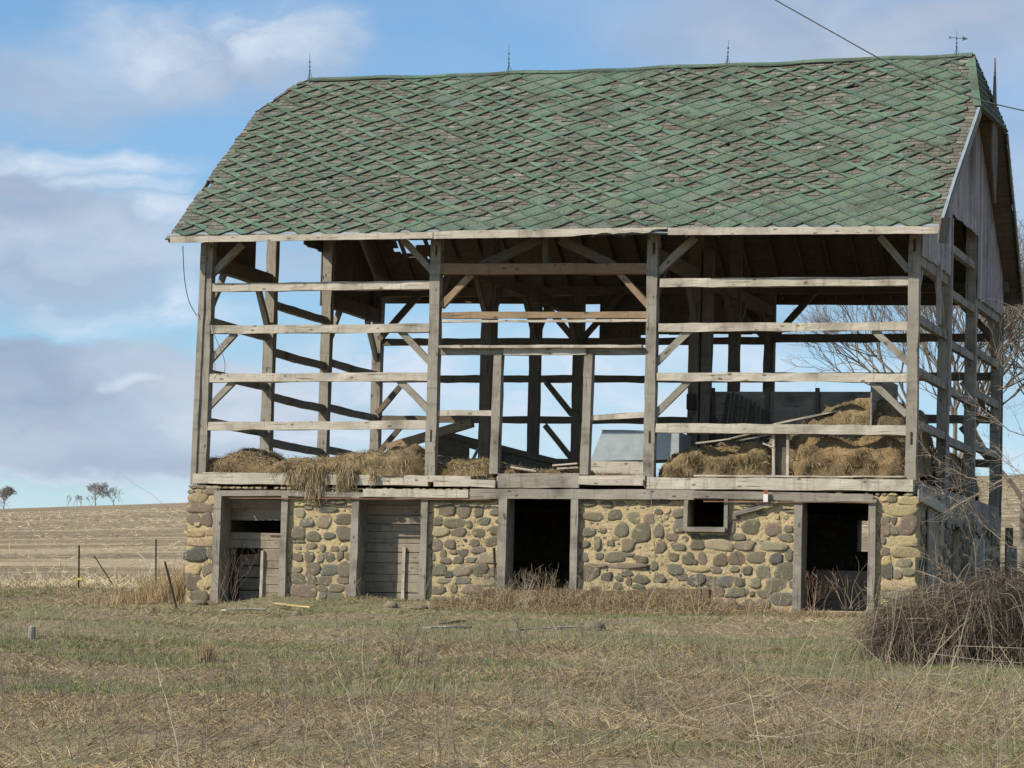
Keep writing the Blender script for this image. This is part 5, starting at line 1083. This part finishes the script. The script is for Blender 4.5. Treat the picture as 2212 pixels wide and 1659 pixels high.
n = 14000; th = rng.uniform(0, 2*np.pi, n); rr = rng.random(n)**.5*.95; bx_ = Xc+rr*np.cos(th)*RX; by_ = MY+rr*np.sin(th)*RYm; tp = np.array([mound_top(x, y) for x, y in zip(bx_, by_)]); bz = ground_z(bx_, by_)+tp*rng.uniform(.1, .95, n)
D = rng.normal(size=(n, 3))*np.array([.8, .8, .7])+np.stack([np.cos(th)*.4, np.sin(th)*.4, -.3*np.ones(n)], 1); C = np.array(VC)[rng.integers(0, 5, n)]*rng.uniform(.6, 1.1, (n, 1))
V, F, C = blades(np.stack([bx_, by_, bz], 1), D, rng.uniform(.12, .4, n), rng.uniform(.004, .009, n), C, .6, seg=2)
for k in range(0, n*6, 6): pass
m.v += [tuple(v) for v in V]; o_ = len(V1); m.f += [tuple(int(i)+o_ for i in f) for f in F]; m.mi += [0]*len(F); m.c += [tuple(c) for c in C]; m.uv = []
for k in range(70):
    a = random.uniform(0, 6.283); r0_ = random.random()**.5*.9; x = Xc+math.cos(a)*r0_*RX; y = MY+math.sin(a)*r0_*RYm; P = [Vector((x, y, float(ground_z(x, y))+mound_top(x, y)*random.uniform(.3, .95)))]; d = Vector((math.cos(a)*.8+random.gauss(0, .6), math.sin(a)*.6+random.gauss(0, .5), random.uniform(-.1, .9))).normalized()
    for q_ in range(5): P.append(P[-1]+d*random.uniform(.08, .2)); d = (d+Vector((random.gauss(0, .3), random.gauss(0, .3), -.12))).normalized()
    c_ = random.choice(((.20, .155, .11), (.13, .10, .07), (.30, .25, .18))); m.tube(P, random.uniform(.006, .012), .003, 5, c_)
    for q_ in (2, 3, 4):
        if random.random() < .7: m.tube([P[q_], P[q_]+Vector((random.gauss(0, .1), random.gauss(0, .1), random.gauss(.05, .1)))], .004, .0015, 3, c_)
for k in range(120):                          # upright and leaning dry shoots through the heap
    a = random.uniform(0, 6.283); r0_ = random.uniform(.2, 1.1); x = Xc+math.cos(a)*r0_*RX; y = MY-abs(math.sin(a))*r0_*RYm; z = float(ground_z(x, y)); d = Vector((random.gauss(0, .25), random.gauss(0, .2), 1)).normalized(); P = [Vector((x, y, z))]
    for q_ in range(4): P.append(P[-1]+d*random.uniform(.15, .38)); d = (d+Vector((random.gauss(0, .12), random.gauss(0, .1), 0))).normalized()
    m.tube(P, .005, .002, 3, random.choice(((.34, .28, .19), (.28, .22, .15), (.40, .34, .24))))
tag(m.build('brush_mound', BLADE), 'dark tangled mound of dead vines and brush at the right edge', 'brush heap', kind='stuff')
# ================================================================== TREES
def tree(label, x, y, Y, h, seed, col=(.16, .13, .10), dep=7, r=.16, lean=(0, 0), spread=.42, group=None, trunk_h=.25, limbs=3, nb=(2, 3), minr=.006, ybase=None, X=None):
    random.seed(seed); p = at(x, y, Y); X = p[0] if X is None else X; zb = float(ground_z(X, Y)); rt = empty('bare_tree', (X, Y, zb)); tag(rt, label, 'tree', group)
    m = MB(); b = Vector((X, Y, zb-.2)); t = b+Vector((lean[0], lean[1], h*trunk_h+.2)); pts = [b.lerp(t, k/5)+Vector((random.gauss(0, .03), 0, 0)) for k in range(6)]; m.tube(pts, r*1.25, r*.85, 9, col); m.build('trunk', BARK, rt, smooth=True)
    m = MB()
    for k in range(limbs):
        a = 6.28*k/limbs+random.uniform(-.5, .5); d = Vector((math.cos(a)*.55, math.sin(a)*.55, 1)).normalized(); grow(m, pts[-1]-Vector((0, 0, .1*k)), d, h*.24, r*.62, dep, col, spread, .7, nb, .10, 4, minr, 5)
    m.build('crown', BARK, rt); return rt
tree('large leafless tree with spreading crown behind the right end of the barn', 2105, 1000, 22., 8.4, 5, r=.13, dep=6, lean=(-.5, 0), spread=.46, limbs=4, trunk_h=.34, col=(.2, .17, .135), minr=.0045)
tree('second leafless tree behind the barn at the far right edge', 2215, 1000, 27., 9.5, 11, r=.12, dep=7, spread=.46, limbs=4, trunk_h=.28, col=(.2, .17, .135), minr=.0045)
tree('distant bare tree at the left edge on the field skyline', 8, 1095, 455., 4.4, 21, dep=6, r=.12, spread=.7, limbs=4, group='bare trees on the skyline', minr=.014, col=(.30, .27, .24), trunk_h=.2)
tree('distant bare tree with forked crown left of the barn on the skyline', 206, 1095, 455., 4.6, 23, dep=6, r=.12, spread=.75, limbs=3, group='bare trees on the skyline', minr=.014, col=(.30, .27, .24), trunk_h=.25)
tree('smaller distant bare tree right of the forked one on the skyline', 245, 1095, 455., 3.6, 29, dep=5, r=.09, spread=.75, limbs=3, group='bare trees on the skyline', minr=.014, col=(.30, .27, .24), trunk_h=.2)
random.seed(99)
for lab, x in (('faint leafless bush left of the forked skyline tree', 168),):
    p = at(x, 1095, 440.); m = MB(); zb = float(ground_z(p[0], 440.))
    for k in range(7): grow(m, Vector((p[0]+random.gauss(0, 1.5), 440., zb-.1)), Vector((random.gauss(0, .4), 0, 1)).normalized(), (.8 if x != 176 else 1.15), .04, 3, (.28, .24, .2), .5, .7, (2, 3), .1, 2, .025)
    thing('distant_bush', lab, 'bush', m, BARK, 'faint bushes on the skyline')
# near tree at the right: only its drooping branches reach into view
random.seed(4); Yb = -4.5; base = at(2420, 1200, Yb); nt_ = empty('bare_tree', (base[0], Yb, float(ground_z(base[0], Yb)))); tag(nt_, 'bare tree at the right edge whose budding branches hang before the barn end', 'tree')
m = MB(); z0 = float(ground_z(base[0], Yb)); m.tube([(base[0], Yb, z0-.2), (base[0]-.05, Yb, z0+2), (base[0]+.1, Yb, z0+4.5)], .14, .08, 8, (.2, .17, .13)); m.build('trunk', BARK, nt_, smooth=True)
BC = (.27, .22, .16); m = MB()
def bough(pts, r, tw=10, tl=.35, down=0):
    P = [Vector(at(x, y, Yb+random.uniform(-.1, .1))) for x, y in pts]; Q = []
    for i in range(len(P)-1):
        for k in range(5): Q.append(P[i].lerp(P[i+1], k/5)+Vector((random.gauss(0, .006), random.gauss(0, .02), random.gauss(0, .006))))
    Q.append(P[-1]); m.tube(Q, r, r*.3, 5, BC)
    for k in range(int(tw*1.7)):
        i = random.randint(2, len(Q)-2); d = (Q[i+1]-Q[i]).normalized()+Vector((random.gauss(0, .3), random.gauss(0, .4), random.gauss(.1-down, .6))); grow(m, Q[i], d.normalized(), tl*random.uniform(.3, .8), max(.0025, r*.4), 2, BC, .5, .6, (1, 3), 0, 3, .0018, 3)
        c = Q[i]+Vector((random.gauss(0, .05), 0, random.gauss(-.05, .05)))
    for k in range(tw*2):                            # hanging bud clusters
        i = random.randint(1, len(Q)-1); c = Q[i]+Vector((random.gauss(0, .08), random.gauss(0, .08), -.02)); m.tube([c, c+Vector((random.gauss(0, .012), 0, -.05))], .004, .006, 3, (.30, .22, .14))
bough([(2400, 1020), (2212, 1023), (2170, 1035), (2120, 1062), (2065, 1092), (2058, 1110)], .016, 16, .5)
bough([(2080, 1086), (2040, 1068), (2000, 1052), (1985, 1035)], .009, 8, .35, .4); bough([(2150, 1050), (2090, 1030), (2050, 1010), (2010, 985), (1990, 960)], .009, 10, .4)
bough([(2400, 950), (2260, 960), (2180, 930), (2120, 880), (2090, 850)], .014, 12, .5); bough([(2430, 860), (2300, 880), (2212, 840), (2165, 790), (2150, 760)], .012, 12, .55)
bough([(2420, 1250), (2250, 1200), (2180, 1180), (2120, 1130), (2080, 1070), (2062, 1050)], .012, 14, .5); bough([(2110, 1250), (2105, 1180), (2090, 1120), (2080, 1090)], .009, 8, .3)
bough([(2120, 1300), (2060, 1240), (2030, 1230), (1995, 1195)], .008, 12, .4); bough([(2400, 1100), (2250, 1060), (2190, 1010), (2150, 960)], .012, 12, .5)
bough([(2420, 700), (2300, 760), (2230, 700), (2190, 660)], .011, 8, .5)
m.build('branches', BARK, nt_)
